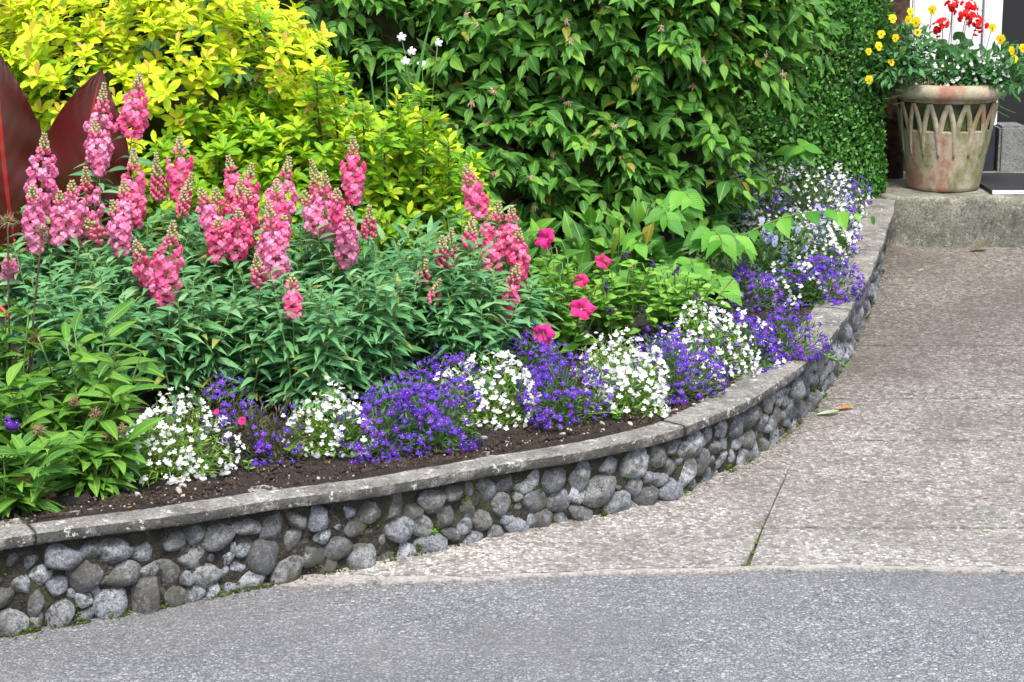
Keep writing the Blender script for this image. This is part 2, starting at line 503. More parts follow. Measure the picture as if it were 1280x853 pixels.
G_lobw = leaf_mat('pale_lobelia_leaf', [(0.16, 0.33, 0.04), (0.25, 0.44, 0.06), (0.11, 0.26, 0.035)], 0.5, 0.3, None)
G_lobb = leaf_mat('bronze_lobelia_leaf', [(0.06, 0.075, 0.025), (0.09, 0.14, 0.04), (0.06, 0.13, 0.035), (0.11, 0.08, 0.045)], 0.5, 0.2, None)
G_canna = leaf_mat('burgundy_leaf', [(0.095, 0.008, 0.010), (0.075, 0.010, 0.008), (0.11, 0.009, 0.012)], 0.30, 0.22, (4.0, 0.9), False, 0.5, 0.0, (0.34, 0.02, 0.014), 0.022, blotch=(0.045, 0.022, 0.008))
G_ger = leaf_mat('geranium_leaf', [(0.05, 0.17, 0.05), (0.075, 0.22, 0.07), (0.10, 0.27, 0.09)], 0.5, 0.25, (1.3, 0.3))
G_blade = leaf_mat('grass_blade', [(0.10, 0.28, 0.07), (0.14, 0.34, 0.10)], 0.4, 0.25, (1.2, 0.4))

P_pink = petal_mat('deep_pink_petal', [(0.90, 0.12, 0.32), (0.92, 0.20, 0.41), (0.93, 0.29, 0.50)])
P_lpink = petal_mat('light_pink_petal', [(0.89, 0.24, 0.46), (0.90, 0.32, 0.55), (0.91, 0.42, 0.63)])
P_lip = petal_mat('pale_lip', [(0.88, 0.30, 0.42), (0.9, 0.38, 0.50)])
P_bud = petal_mat('flower_bud', [(0.58, 0.52, 0.26), (0.70, 0.48, 0.38), (0.48, 0.54, 0.24)])
P_budpink = petal_mat('pink_bud', [(0.80, 0.16, 0.30), (0.84, 0.28, 0.40)])
P_white = petal_mat('white_petal', [(0.80, 0.81, 0.82), (0.85, 0.86, 0.87)], 0.5, 0.25)
P_violet = petal_mat('violet_petal', [(0.085, 0.030, 0.42), (0.12, 0.042, 0.50), (0.17, 0.06, 0.60)])
P_purple = petal_mat('purple_petal', [(0.15, 0.035, 0.46), (0.21, 0.055, 0.54)])
P_lilac = petal_mat('lilac_petal', [(0.42, 0.46, 0.80), (0.55, 0.58, 0.85)])
P_eye = plain('white_eye', (0.75, 0.75, 0.82), 0.5)
P_hot = petal_mat('hot_pink_petal', [(0.84, 0.05, 0.24), (0.82, 0.04, 0.30)])
P_cream = plain('cream_throat', (0.85, 0.72, 0.40), 0.5)
P_yellow = petal_mat('yellow_petal', [(0.86, 0.62, 0.012), (0.88, 0.68, 0.015), (0.88, 0.74, 0.02)])
P_red = petal_mat('red_petal', [(0.78, 0.014, 0.014), (0.85, 0.022, 0.02)])
P_brown = plain('viola_face', (0.22, 0.06, 0.01), 0.6)
P_spent = plain('spent_flower', (0.36, 0.20, 0.14), 0.8, 0.2, (0.60, 0.44, 0.33), 50)
P_seed = plain('seed_head', (0.17, 0.12, 0.06), 0.9, 0.2, (0.33, 0.26, 0.14), 80)
P_seedp = plain('pinkish_seed_head', (0.26, 0.12, 0.10), 0.9, 0.2, (0.36, 0.27, 0.15), 80)
P_wilt = plain('wilted_purple', (0.025, 0.015, 0.05), 0.7, 0.3, (0.06, 0.03, 0.11), 60)
P_ybud = plain('pale_yellow_bud', (0.50, 0.55, 0.10), 0.6)

# ------------------------------------------------------------------ lie of the land
Y0, SL = 4.80, 0.047
def gz(y): return SL * max(0.0, y - Y0)
FOOT = [(-2.9,3.36),(-2.2,3.73),(-1.62,4.06),(-1.17,4.312),(-.854,4.49),(-.625,4.645),(-.421,4.765),(-.20,4.90),(.03,5.04),(.22,5.15),(.42,5.285),(.545,5.43),(.644,5.548),(.735,5.69),(.818,5.84),(.91,6.04),(1.002,6.255),(1.158,6.74),(1.288,7.175),(1.395,7.58),(1.508,8.025),(1.62,8.49)]
def spline(P, n):
    P = [np.array(p, float) for p in P]
    P = [2*P[0]-P[1]] + P + [2*P[-1]-P[-2]]
    out = []
    for i in range(1, len(P) - 2):
        a, b, c, d = P[i-1:i+3]
        for k in range(n):
            t = k / n
            out.append(0.5*((2*b)+(-a+c)*t+(2*a-5*b+4*c-d)*t*t+(-a+3*b-3*c+d)*t**3))
    out.append(P[-2])
    return np.array(out)
WC = spline(FOOT, 24)
seg = np.linalg.norm(np.diff(WC, axis=0), axis=1)
WS = np.concatenate([[0], np.cumsum(seg)])
WLEN = WS[-1]
def wpos(s):
    s = min(max(s, 0), WLEN)
    p = np.array([np.interp(s, WS, WC[:, 0]), np.interp(s, WS, WC[:, 1])])
    q = np.array([np.interp(min(s+.02, WLEN), WS, WC[:, 0]), np.interp(min(s+.02, WLEN), WS, WC[:, 1])])
    q0 = np.array([np.interp(max(s-.02, 0), WS, WC[:, 0]), np.interp(max(s-.02, 0), WS, WC[:, 1])])
    t = q - q0; t /= np.linalg.norm(t)
    return p, t, np.array([t[1], -t[0]])      # point, tangent, outward normal (towards the drive)
def wall_h(s):
    p = wpos(s)[0]
    return np.interp(p[1], [4.0, 4.4, 4.8, 5.1, 5.6, 8.5], [0.25, 0.243, 0.220, 0.208, 0.213, 0.215])
def soil_z(x, y):
    d = np.min(np.hypot(WC[:, 0] - x, WC[:, 1] - y))
    base = gz(y) + np.interp(y, [4.4, 4.8, 5.1, 5.5, 6.0], [0.250, 0.228, 0.216, 0.210, 0.198])
    t = min(max((d - 0.25) / 1.2, 0), 1)
    return base + 0.10 * t * t * (3 - 2 * t) + 0.008 * math.sin(x * 23) * math.sin(y * 19)

# ------------------------------------------------------------------ ground, road, drive
o = MB().box((-150, -150, -0.30), (150, 150, -0.06)).build('ground', M_joint, smooth=False); tag(o, kind='structure')
def edge_y(x): return np.interp(x, [-3, -0.606, 0.584, 1.285, 6], [4.44, 4.639, 4.772, 4.762, 4.72]) + 0.006*math.sin(x*9.1) + 0.004*math.sin(x*31+1) + 0.0025*math.sin(x*83)
xs = np.arange(-3, 6.001, 0.02)
V = []; F = []
for x in xs:
    V += [(x, -40, 0), (x, edge_y(x), 0), (x, edge_y(x) - .002, -0.05)]
for i in range(len(xs) - 1):
    F += [(3*i, 3*i+3, 3*i+4, 3*i+1), (3*i+1, 3*i+4, 3*i+5, 3*i+2)]
b = MB().add(V, F)
b.add([(-40,-40,0),(-3,-40,0),(-3,4.4,0),(-40,4.4,0)], [(0,1,2,3)]).add([(6,-40,0),(40,-40,0),(40,4.7,0),(6,4.7,0)], [(0,1,2,3)])
o = b.build('road', M_asphalt, smooth=False); tag(o, kind='structure')

drive = empty('driveway', (0.8, 4.9, 0)); tag(drive, kind='structure')
def prism(name, poly, mat, th=0.045, lift=0.004, gapz=0.0, parent=drive, base=(0.8, 4.9, 0)):
    n = len(poly)
    top = [(x - base[0], y - base[1], gz(y) + lift - base[2]) for x, y in poly]
    bot = [(x, y, z - th) for x, y, z in top]
    mb = MB().add(top + bot, [tuple(range(n))] + [(i, n+i, n+(i+1) % n, (i+1) % n) for i in range(n)])
    me = mb.mesh(name, mat, False)
    bm = bmesh.new(); bm.from_mesh(me)
    bm.normal_update()
    bmesh.ops.recalc_face_normals(bm, faces=bm.faces[:])
    es = [e for e in bm.edges if all(v.co.z > -1 for v in e.verts) and all(abs((v.co.z + base[2]) - (gz(v.co.y + base[1]) + lift)) < 1e-4 for v in e.verts)]
    bmesh.ops.bevel(bm, geom=es, offset=0.0022, segments=2, affect='EDGES')
    bm.to_mesh(me); bm.free()
    return link(name, me, parent)
# cement strip along the road
st = []
x0, x1 = -0.66, 6.0
xx = np.arange(x0, x1, 0.035)
lo = [(x, edge_y(x) + 0.010 + 0.002*math.sin(x*47)) for x in xx]
hi = [(x, edge_y(x) + np.interp(x, [-.6, -.1, 1.2], [0.10, 0.034, 0.042]) + 0.006*math.sin(x*19+2)*math.sin(x*5.3) + 0.004*math.sin(x*61)) for x in xx]
prism('cement_strip', lo + hi[::-1], M_strip)
def top_edge(x): return edge_y(x) + np.interp(x, [-.6, -.1, 1.2], [0.10, 0.034, 0.042]) + 0.006*math.sin(x*19+2)*math.sin(x*5.3) + 0.004*math.sin(x*61) + 0.001
def jline(y): return np.interp(y, [4.70, 4.788, 5.10, 5.544, 5.62], [0.560, 0.584, 0.672, 0.795, 0.82])
# triangular slab between the wall and the long joint
xl = [x for x in np.arange(-0.66, 0.59, 0.03)]
ye = [5.60, 5.45, 5.30, 5.15, 5.0, 4.9]
poly = [(x, top_edge(x)) for x in xl] + [(jline(y) - 0.0018, y) for y in (4.83, 5.0, 5.2, 5.4, 5.56)] + [(0.45, 5.56), (-0.66, 4.75)]
prism('slab', poly, M_agg)
XR = 6.0
rows = [4.80, 5.074, 5.44, 5.818, 6.257, 6.90, 7.75, 8.515]
gaps = [0, 0.0036, 0.0014, 0.0042, 0.0022, 0.0010, 0.0007, 0.0]
for i in range(len(rows) - 1):
    a, c = rows[i] + gaps[i], rows[i+1] - gaps[i+1]
    if i == 0:
        xr_ = [x for x in np.arange(0.60, XR, 0.05)]
        poly = [(x, top_edge(x)) for x in xr_] + [(XR, c), (jline(c) + .0018, c)]
    elif i == 1:
        poly = [(jline(a) + .0018, a), (XR, a), (XR, c), (jline(c) + .0018, c)]
    elif i == 2:
        poly = [(jline(a) + .0018, a), (XR, a), (XR, c), (0.50, c), (0.50, 5.565), (jline(5.56) + .0018, 5.565)]
    else:
        poly = [(0.3 + 0.12*i, a), (XR, a), (XR, c), (0.3 + 0.12*i, c)]
    prism('slab', poly, M_agg, lift=0.004 + 0.0005 * ((i * 7) % 3))
jb = MB()
jb.add([(-0.7-.8, 4.67-4.9, -.0035), (0.584-.8, 4.797-4.9, -.0035), (1.285-.8, 4.793-4.9, -.0035), (XR-.8, 4.75-4.9, -.0035), (XR-.8, Y0+.01-4.9, -.0035), (XR-.8, 8.6-4.9, gz(8.6)-.0035), (-.7-.8, 8.6-4.9, gz(8.6)-.0035), (-.7-.8, Y0+.01-4.9, -.0035)], [(0,1,2,3,4,7), (7,4,5,6)])
jb.build('joint_filling', M_joint, drive, False)
# moss tufts in the joints and along the foot of the wall
mb = MB()
def tuft(x, y, r, dz=0.0):
    for _ in range(int(10 + r * 900)):
        a, q = random.uniform(0, 6.28), r * random.random() ** .5
        mb.ball((x + q * math.cos(a) * 1.6, y + q * math.sin(a), gz(y) + dz + 0.002), random.uniform(.0015, .0042), sz=0.7, nu=5, nv=3)
for (x, y, r) in [(.594, 4.815, .012), (.668, 5.09, .010), (.655, 5.03, .007), (.74, 5.36, .006), (.785, 5.51, .010), (.62, 4.90, .006), (.635, 4.97, .006), (.70, 5.18, .006), (.23, 5.06, .026), (.16, 5.035, .02), (.70, 5.075, .004), (.93, 5.075, .006), (1.02, 5.075, .005), (1.27, 5.075, .008), (1.31, 5.075, .006), (1.30, 5.82, .006), (1.12, 5.82, .005), (-.19, 4.83, .010), (-.33, 4.80, .007), (1.05, 5.44, .004), (1.18, 5.44, .005)]:
    tuft(x, y, r, 0.0)
tag(mb.build('moss', M_moss), 'low green moss in the slab joints and at the wall foot', 'moss', kind='stuff')

# ------------------------------------------------------------------ retaining wall: mortar core, cobbles, coping stones
WB = np.array([-0.4, 4.9, 0.0])
wall = tag(empty('retaining_wall', WB), 'curved low retaining wall of grey cobbles under a weathered concrete coping', 'wall')
V = []; F = []
ss = np.arange(0, WLEN, 0.02)
rs = np.random.default_rng(3)
for i, s in enumerate(ss):
    p, t, nn = wpos(s); h = wall_h(s) - 0.028; g0 = gz(p[1])
    for k in range(8):
        z = g0 - 0.04 + (h + 0.04) * k / 7
        off = -0.020 + 0.0012 * k + 0.006 * math.sin(s * 31 + k * 1.7) + 0.006 * math.sin(s * 77 + k * 3.1) + 0.003 * rs.normal()
        V.append((p[0] + nn[0]*off - WB[0], p[1] + nn[1]*off - WB[1], z))
    V.append((p[0] - nn[0]*.16 - WB[0], p[1] - nn[1]*.16 - WB[1], g0 + h)); V.append((p[0] - nn[0]*.16 - WB[0], p[1] - nn[1]*.16 - WB[1], g0 - .04))
for i in range(len(ss) - 1):
    for k in range(9):
        a = i*10 + k
        F.append((a, a + 10, a + 11, a + 1))
MB().add(V, F).build('mortar', M_mortar, wall)
# cobbles packed by pushing circles apart on the unrolled face
HW = 0.185
S0, S1 = 1.75, WLEN - 0.02
# sizes from big to small
cand = []
n = 330
rad = np.clip(rs.normal(0.0325, 0.0095, n), 0.016, 0.054)
P = np.stack([rs.uniform(S0, S1, n), rs.uniform(0.02, HW - 0.02, n)], 1)
for it in range(260):
    d = P[:, None] - P[None]
    D = np.hypot(d[..., 0], d[..., 1]) + np.eye(n)
    ov = np.maximum(0, (rad[:, None] + rad[None]) * 0.94 - D); np.fill_diagonal(ov, 0)
    P += 0.35 * (d / D[..., None] * ov[..., None]).sum(1)
    P[:, 1] = np.clip(P[:, 1], rad * 0.62, HW - rad * 0.68)
    P[:, 0] = np.clip(P[:, 0], S0, S1)
d = P[:, None] - P[None]
D = np.hypot(d[..., 0], d[..., 1]) + np.eye(n) * 9
stones = []
for j in range(14):
    bm = bmesh.new()
    bmesh.ops.create_icosphere(bm, subdivisions=3, radius=1)
    ph = rs.uniform(0, 6, 9); fl = rand_dirs(9, rs); fd = rs.uniform(.62, .95, 9)
    for v in bm.verts:
        q = np.array(v.co)
        k = 1 + 0.09*math.sin(2.1*q[0]+ph[0])*math.sin(2.3*q[1]+ph[1]) + 0.07*math.sin(3.7*q[2]+ph[2]+q[0]) + 0.03*math.sin(7*q[1]+ph[3])*math.sin(6*q[0]+ph[4])
        q = q * k
        for a, dd in zip(fl, fd):        # worn flats
            e = q @ a - dd
            if e > 0: q = q - a * e * 0.82
        v.co = q
    me = bpy.data.meshes.new('cobble'); bm.to_mesh(me); bm.free()
    me.materials.append(M_cob)
    me.polygons.foreach_set('use_smooth', np.ones(len(me.polygons), bool))
    stones.append(me)
ordr = np.argsort(P[:, 0])
cnt = 0
for i in ordr:
    if D[i].min() < rad[i] * 0.75 and rad[i] < 0.028: continue
    s, zz = P[i]
    p, t, nn = wpos(s)
    hs = (wall_h(s) - 0.05) / HW
    a = rs.uniform(-0.6, 0.6) + (1.35 if rs.random() < .22 else 0)
    ex = rs.uniform(1.0, 1.38); ez = rs.uniform(0.82, 1.04)
    T3 = np.array([t[0], t[1], SL * t[1]]); N3 = np.array([nn[0], nn[1], 0.10]); N3 /= np.linalg.norm(N3)
    U3 = np.cross(T3, N3); U3 = U3 if U3[2] > 0 else -U3
    X = math.cos(a)*T3 + math.sin(a)*U3; Z = -math.sin(a)*T3 + math.cos(a)*U3
    c = np.array([p[0], p[1], gz(p[1])]) + np.array([0, 0, zz * hs]) - N3 * (0.016 + 0.020 * rs.random())
    c[:2] += nn * 0.0
    Rm = np.stack([X * rad[i] * ex, N3 * rad[i] * rs.uniform(.7, 1.0), Z * rad[i] * ez], axis=-1)
    link('cobble', stones[rs.integers(14)], wall, mat4(Rm, c - WB, 1.0))
    cnt += 1
    if cnt >= 300: break
VV, FF, nv_ = [], [], 0
sv_ = np.array([v.co for v in stones[0].vertices]); sf_ = np.array([list(q.vertices) for q in stones[0].polygons])
for s_ in np.arange(.25, 1.72, .072):
    for k in range(3):
        p, t, nn = wpos(s_ + .036 * (k % 2)); rr = rs.uniform(.026, .036)
        VV.append(sv_ @ np.linalg.qr(rs.normal(size=(3, 3)))[0] * rr + (p[0] - nn[0]*.025 - WB[0], p[1] - nn[1]*.025 - WB[1], gz(p[1]) + .03 + .062 * k)); FF.append(sf_ + nv_); nv_ += len(sv_)
oc_ = link('cobbles', mesh_np('cobbles', np.concatenate(VV), np.concatenate(FF), M_cob), wall); oc_['kind'] = 'stuff'
# coping
CW, CT, OV = 0.125, 0.031, 0.024
def coping(sa, sb, lift=0.0, dn=0.0):
    prof = []
    w0, w1 = -CW + OV, OV
    for (u, v) in [(w0, -CT), (w1 - .003, -CT), (w1 - .0005, -CT + .003), (w1 + .002, -CT*.66), (w1 + .001, -CT*.33), (w1, -.0045), (w1 - .0035, -.001), (w1 - .03, .001), (w1 - .06, .002), (w1 - .095, .001), (w0 + .003, 0), (w0, -.003)]:
        prof.append((u, v))
    n = len(prof)
    N = max(2, int((sb - sa) / 0.012))
    V = []; F = []
    for i in range(N + 1):
        s = sa + (sb - sa) * i / N
        p, t, nn = wpos(s); z0 = gz(p[1]) + wall_h(s) + lift
        for k, (u, v) in enumerate(prof):
            r1 = 0.0007 * rs.normal() if 1 <= k <= 6 else 0.0005 * rs.normal()
            chip = -0.007 * max(0, math.sin(s*37.3 + k*.2) * math.sin(s*13.7) - 0.80) * 3 if 3 <= k <= 6 else 0
            uu = u + r1 + chip + dn + 0.003 * math.sin(s * 11)
            V.append((p[0] + nn[0]*uu - WB[0], p[1] + nn[1]*uu - WB[1], z0 + v + 0.0004 * rs.normal() + chip * .5))
    for i in range(N):
        for k in range(n):
            a = i*n + k; b2 = i*n + (k+1) % n
            F.append((a, a + n, b2 + n, b2))
    F.append(tuple(range(n - 1, -1, -1))); F.append(tuple(range(N*n, N*n + n)))
    o = MB().add(V, F).build('coping_stone', M_cap, wall)
    me = o.data
    ev = np.zeros(len(me.edges) * 2, np.int32); me.edges.foreach_get('vertices', ev); ev = ev.reshape(-1, 2)
    hard = (ev[:, 0] % n == ev[:, 1] % n) & np.isin(ev[:, 0] % n, [0, 1, 2, 5, 6, 10, 11])
    at = me.attributes.get('sharp_edge') or me.attributes.new('sharp_edge', 'BOOLEAN', 'EDGE')
    at.data.foreach_set('value', hard)
    me.update()
    return o
sA = WS[np.argmin(np.hypot(WC[:, 0] + 1.10, WC[:, 1] - 4.35))]
sB = WS[np.argmin(np.hypot(WC[:, 0] - .455, WC[:, 1] - 5.32))]
sC = WS[np.argmin(np.hypot(WC[:, 0] - .90, WC[:, 1] - 5.95))]
sD = WS[np.argmin(np.hypot(WC[:, 0] - 1.09, WC[:, 1] - 6.6))]
sE = WS[np.argmin(np.hypot(WC[:, 0] - 1.36, WC[:, 1] - 7.5))]
cuts = [0.0, sA - 0.9, sA, sB, sC, sD, sE, WLEN]
for i in range(len(cuts) - 1):
    coping(cuts[i] + 0.0012, cuts[i+1] - 0.0012, 0.003 if i == 1 else 0.0006 * ((i * 5) % 3), 0.006 if i == 1 else 0)

mq = np.random.default_rng(23)
mw = MB()
for i in range(95):
    s_ = mq.uniform(1.0, WLEN - .1); p_, t_, n_ = wpos(s_)
    hz_ = mq.choice([.006, .012, mq.uniform(.02, .17), mq.uniform(.10, .19)]) * wall_h(s_) / .22
    rr_ = mq.uniform(.006, .020)
    for k in range(int(26 + rr_ * 1500)):
        a_, b_ = mq.normal() * rr_ * 1.3, mq.normal() * rr_ * .7
        pz_ = min(max(hz_ + b_, .002), wall_h(s_) - .045)
        of_ = -.012 + mq.uniform(-.004, .004) + (.016 if pz_ < .012 else 0)
        q_ = p_ + t_ * a_ + n_ * of_
        mw.ball((q_[0] - WB[0], q_[1] - WB[1], gz(q_[1]) + pz_), mq.uniform(.0016, .0042), nu=4, nv=3)
mo_ = mw.build('moss', plain('wall_moss', (0.025, 0.04, 0.008), 0.95, 0.1, (0.10, 0.14, 0.02), 30), wall); mo_['kind'] = 'stuff'

# ------------------------------------------------------------------ flower-bed soil
V = []; F = []
NS, NT = 150, 60
for i in range(NS + 1):
    s = WLEN * i / NS
    p, t, nn = wpos(s); a = p - nn * np.interp(p[1], [4.4, 5.2, 5.7], [0.036, 0.040, 0.085])
    f = i / NS
    bk = np.array([np.interp(f, [0, .35, 1], [-3.6, -3.4, 1.45]), np.interp(f, [0, .35, 1], [4.6, 9.4, 9.4])])
    for k in range(NT + 1):
        q = a + (bk - a) * (k / NT) ** 1.6
        V.append((q[0], q[1], soil_z(*q) + (rs.normal() * 0.004 if k > 2 else abs(rs.normal()) * .002 - (.012 if k == 0 else 0))))
for i in range(NS):
    for k in range(NT):
        a = i*(NT+1) + k
        F.append((a, a+NT+1, a+NT+2, a+1))
o = MB().add(V, F).build('soil', M_soil); tag(o, kind='structure')
def scatter(name, n, r0, r1, mat, label, cat, wmax=0.5, seed=1):
    q = np.random.default_rng(seed)
    V, F = [], []
    base = np.array([(0,0,1),(.94,0,-.33),(-.47,.82,-.33),(-.47,-.82,-.33)])
    ico = np.array([(1,0,0),(-1,0,0),(0,1,0),(0,-1,0),(0,0,1),(0,0,-1)], float)
    fi = np.array([(0,2,4),(2,1,4),(1,3,4),(3,0,4),(2,0,5),(1,2,5),(3,1,5),(0,3,5)])
    VV = np.zeros((n, 6, 3))
    for i in range(n):
        s = q.uniform(0.8, WLEN); p, t, nn = wpos(s)
        x, y = p - nn * (np.interp(p[1], [4.4, 5.2, 5.7], [0.045, 0.05, 0.088]) + wmax * q.random() ** 1.5)
        r = q.uniform(r0, r1)
        VV[i] = ico * r * q.uniform(.55, 1.25, (6, 1)) @ np.linalg.qr(q.normal(size=(3, 3)))[0] + (x, y, soil_z(x, y) + r * 0.3)
    FF = (fi[None] + (np.arange(n) * 6)[:, None, None]).reshape(-1, 3)
    o = link(name, mesh_np(name, VV.reshape(-1, 3), FF, mat, smooth=False))
    tag(o, label, cat, kind='stuff')
scatter('soil_crumbs', 15000, 0.002, 0.009, M_crumb, 'dark crumbs of earth on the flower bed', 'earth', seed=11)
scatter('bed_gravel', 1500, 0.0015, 0.0055, M_gravel, 'pale grit scattered over the dark earth of the bed', 'grit', 0.30, seed=12)
for i in range(26):
    q = np.random.default_rng(100 + i)
    s = q.uniform(sA + .05, sB + .5); p, t, nn = wpos(s); x, y = p - nn * (0.055 + 0.12 * q.random())
    r = q.uniform(.005, .011)
    ob = link('pebble', stones[i % 14], None, mat4(np.linalg.qr(q.normal(size=(3, 3)))[0] @ np.diag([1.2, .9, .65]), (x, y, soil_z(x, y) + r * .4), r))
    if i == 0:
        pm = plain('pebble_stone', (0.30, 0.26, 0.22), 0.75, 0.3, (0.45, 0.42, 0.39), 2)
        pebs = []
        for mm in stones[:6]:
            c = mm.copy(); c.materials[0] = pm; pebs.append(c)
    ob.data = pebs[i % 6]
    tag(ob, 'small pale pebble lying on the dark earth behind the coping', 'pebble', 'pebbles on the earth behind the coping')

lq = np.random.default_rng(17)
ico = np.array([(1,0,0),(-1,0,0),(0,1,0),(0,-1,0),(0,0,1),(0,0,-1)], float)
fi = np.array([(0,2,4),(2,1,4),(1,3,4),(3,0,4),(2,0,5),(1,2,5),(3,1,5),(0,3,5)])
VV = []
for i in range(1300):
    s_ = lq.uniform(1.0, WLEN); p_, t_, n_ = wpos(s_)
    q_ = p_ + n_ * (abs(lq.normal()) * .022 - .008); r_ = lq.uniform(.0012, .0045)
    VV.append(ico * r_ * lq.uniform(.5, 1.3, (6, 1)) * (1, 1, .5) @ np.linalg.qr(lq.normal(size=(3, 3)))[0] + (q_[0], q_[1], gz(q_[1]) + .005))
FF = (fi[None] + (np.arange(len(VV)) * 6)[:, None, None]).reshape(-1, 3)
tag(link('grit', mesh_np('grit', np.concatenate(VV), FF, plain('path_grit', (0.07, 0.058, 0.045), 0.95, 0.2, (0.2, 0.175, 0.14), 40), smooth=False)), 'dark crumbs and grit gathered along the foot of the wall', 'grit', kind='stuff')

# ------------------------------------------------------------------ step, house front, door, mat, trunk
step = MB()
V = []; F = []
xs = np.arange(1.60, 5.0, 0.03); pr = [(8.505, .10), (8.503, .22), (8.505, .30), (8.508, .375), (8.514, .389), (8.528, .395), (8.60, .396), (8.9, .397), (9.6, .398)]
for x in xs:
    for k, (y, z) in enumerate(pr):
        V.append((x, y + .003 * rs.normal() * (k < 6), z + .0025 * rs.normal() * (3 < k < 7)))
n = len(pr)
for i in range(len(xs) - 1):
    for k in range(n - 1): F.append((i*n+k, (i+1)*n+k, (i+1)*n+k+1, i*n+k+1))
F.append(tuple(range(n)))
o = MB().add(V, F).build('doorstep', M_step)
tag(o, 'weathered mossy concrete doorstep at the top of the drive', 'step')

house = tag(empty('house_front', (2.03, 9.35, 0.3)), 'white boarded house front with dark painted plinth beside a dark doorway', 'house')
hb = np.array((2.03, 9.35, 0.3))
def hbox(name, a, b, mat, bev=0.004):
    me = MB().box(np.array(a) - hb, np.array(b) - hb).mesh(name, mat, False)
    bm = bmesh.new(); bm.from_mesh(me); bmesh.ops.bevel(bm, geom=bm.edges[:], offset=bev, segments=2, affect='EDGES'); bm.to_mesh(me); bm.free()
    return link(name, me, house)
hbox('wall', (-3.8, 9.42, .2), (2.26, 9.6, 3.6), M_white)
for (a, c) in [(1.30, 1.60), (1.605, 1.85), (1.855, 2.035), (2.04, 2.175)]:
    hbox('board', (a, 9.355, .610), (c, 9.42, 3.5), M_white, .006)
hbox('door_post', (2.18, 9.325, .610), (2.262, 9.42, 3.5), M_white, .006)
hbox('plinth', (1.30, 9.325, .25), (2.258, 9.425, .605), M_plinth)
hbox('stone_block', (2.272, 9.30, .30), (2.40, 9.50, .612), M_greystone, .012)
hbox('stone_block', (2.410, 9.31, .30), (2.66, 9.50, .60), M_greystone, .012)
hbox('door', (2.264, 9.47, .45), (3.4, 9.54, 3.4), M_dark)
hbox('wall', (3.41, 9.36, .2), (5.0, 9.6, 3.6), M_white)
mt = empty('door_mat', (2.35, 8.85, .398)); tag(mt, 'black mat with a white striped edge lying on the doorstep', 'mat')
MB().box((-.275, -.27, .001), (.35, .3, .016)).build('rubber', M_matblack, mt, False)
MB().box((-.275, -.28, .0015), (.35, -.272, .009)).build('white_edge', M_white, mt, False)
MB().box((-.275, -.28, .0115), (.35, -.272, .0175)).build('white_edge', M_white, mt, False)

tr = MB()
pts = [(1.745, 9.12, .38), (1.735, 9.10, .75), (1.715, 9.10, 1.08), (1.69, 9.08, 1.4), (1.64, 9.05, 1.9), (1.6, 9.0, 2.5)]
tr.tube(pts, [.05, .05, .075, .09, .08, .06], 12)
tr.tube([(1.70, 9.09, 1.12), (1.735, 9.02, 1.35), (1.80, 9.0, 1.8)], [.05, .045, .03], 8)
o = tr.build('tree_trunk', M_bark); tag(o, 'dark gnarled brown trunk between the clipped hedge and white boards', 'tree')
#PLANTS

# ================================================================== PLANTS
def petal(mb, ang, L, W, r0=0.0, lift=0.15, mi=0, bend=0.0, n=2, heart=0.0):
    """one rounded petal lying in the XY plane, pointing along ang"""
    ca, sa = math.cos(ang), math.sin(ang)
    rows = []
    V = []; F = []
    for i in range(n + 2):
        t = i / (n + 1)
        h = W / 2 * (0.28 + 0.72 * math.sin(min(1, t * 1.35) * math.pi / 2)) * (1 if t < .7 else (0.62 if i == n + 1 else 0.95))
        q = r0 + L * t
        z = lift * L * t - bend * L * t * t
        for u in (-1, 0, 1):
            qq = q - (L * 0.12 * abs(u) if i == n + 1 else 0) - (heart * L if (i == n + 1 and u == 0) else 0)
            x, y = qq, u * h
            V.append((ca*x - sa*y, sa*x + ca*y, z + abs(u) * 0.08 * W))
    for i in range(n + 1):
        for k in range(2):
            a = i*3 + k
            F.append((a, a+3, a+4, a+1))
    mb.add(V, F, mi)

def lobelia_flower(mat):
    b = MB()
    for a in (-90, -140, -40): petal(b, R(a), 0.0078, 0.0078, 0.001, 0.05, 0, 0.15, 1)
    for a in (62, 118): petal(b, R(a), 0.0055, 0.0032, 0.001, 0.25, 0, 0.1, 1)
    b.ball((0, -0.0008, 0.0003), 0.0011, sz=.5, nu=5, nv=2, mi=1)
    return b.mesh('blossom', [mat, P_eye])
LOBF = {'v': lobelia_flower(P_violet), 'p': lobelia_flower(P_purple), 'w': lobelia_flower(P_white), 'l': lobelia_flower(P_lilac)}
T_lob = leaf_tpl(0.022, 0.0042, 2, 0.3, 0.2)

def on_surf(n, r):
    """outward directions over a dome, thinned towards the ground"""
    u = r.uniform(-0.25, 1.0, n); a = r.uniform(0, 2 * math.pi, n)
    q = np.sqrt(1 - u * u)
    return np.stack([q * np.cos(a), q * np.sin(a), u], 1)

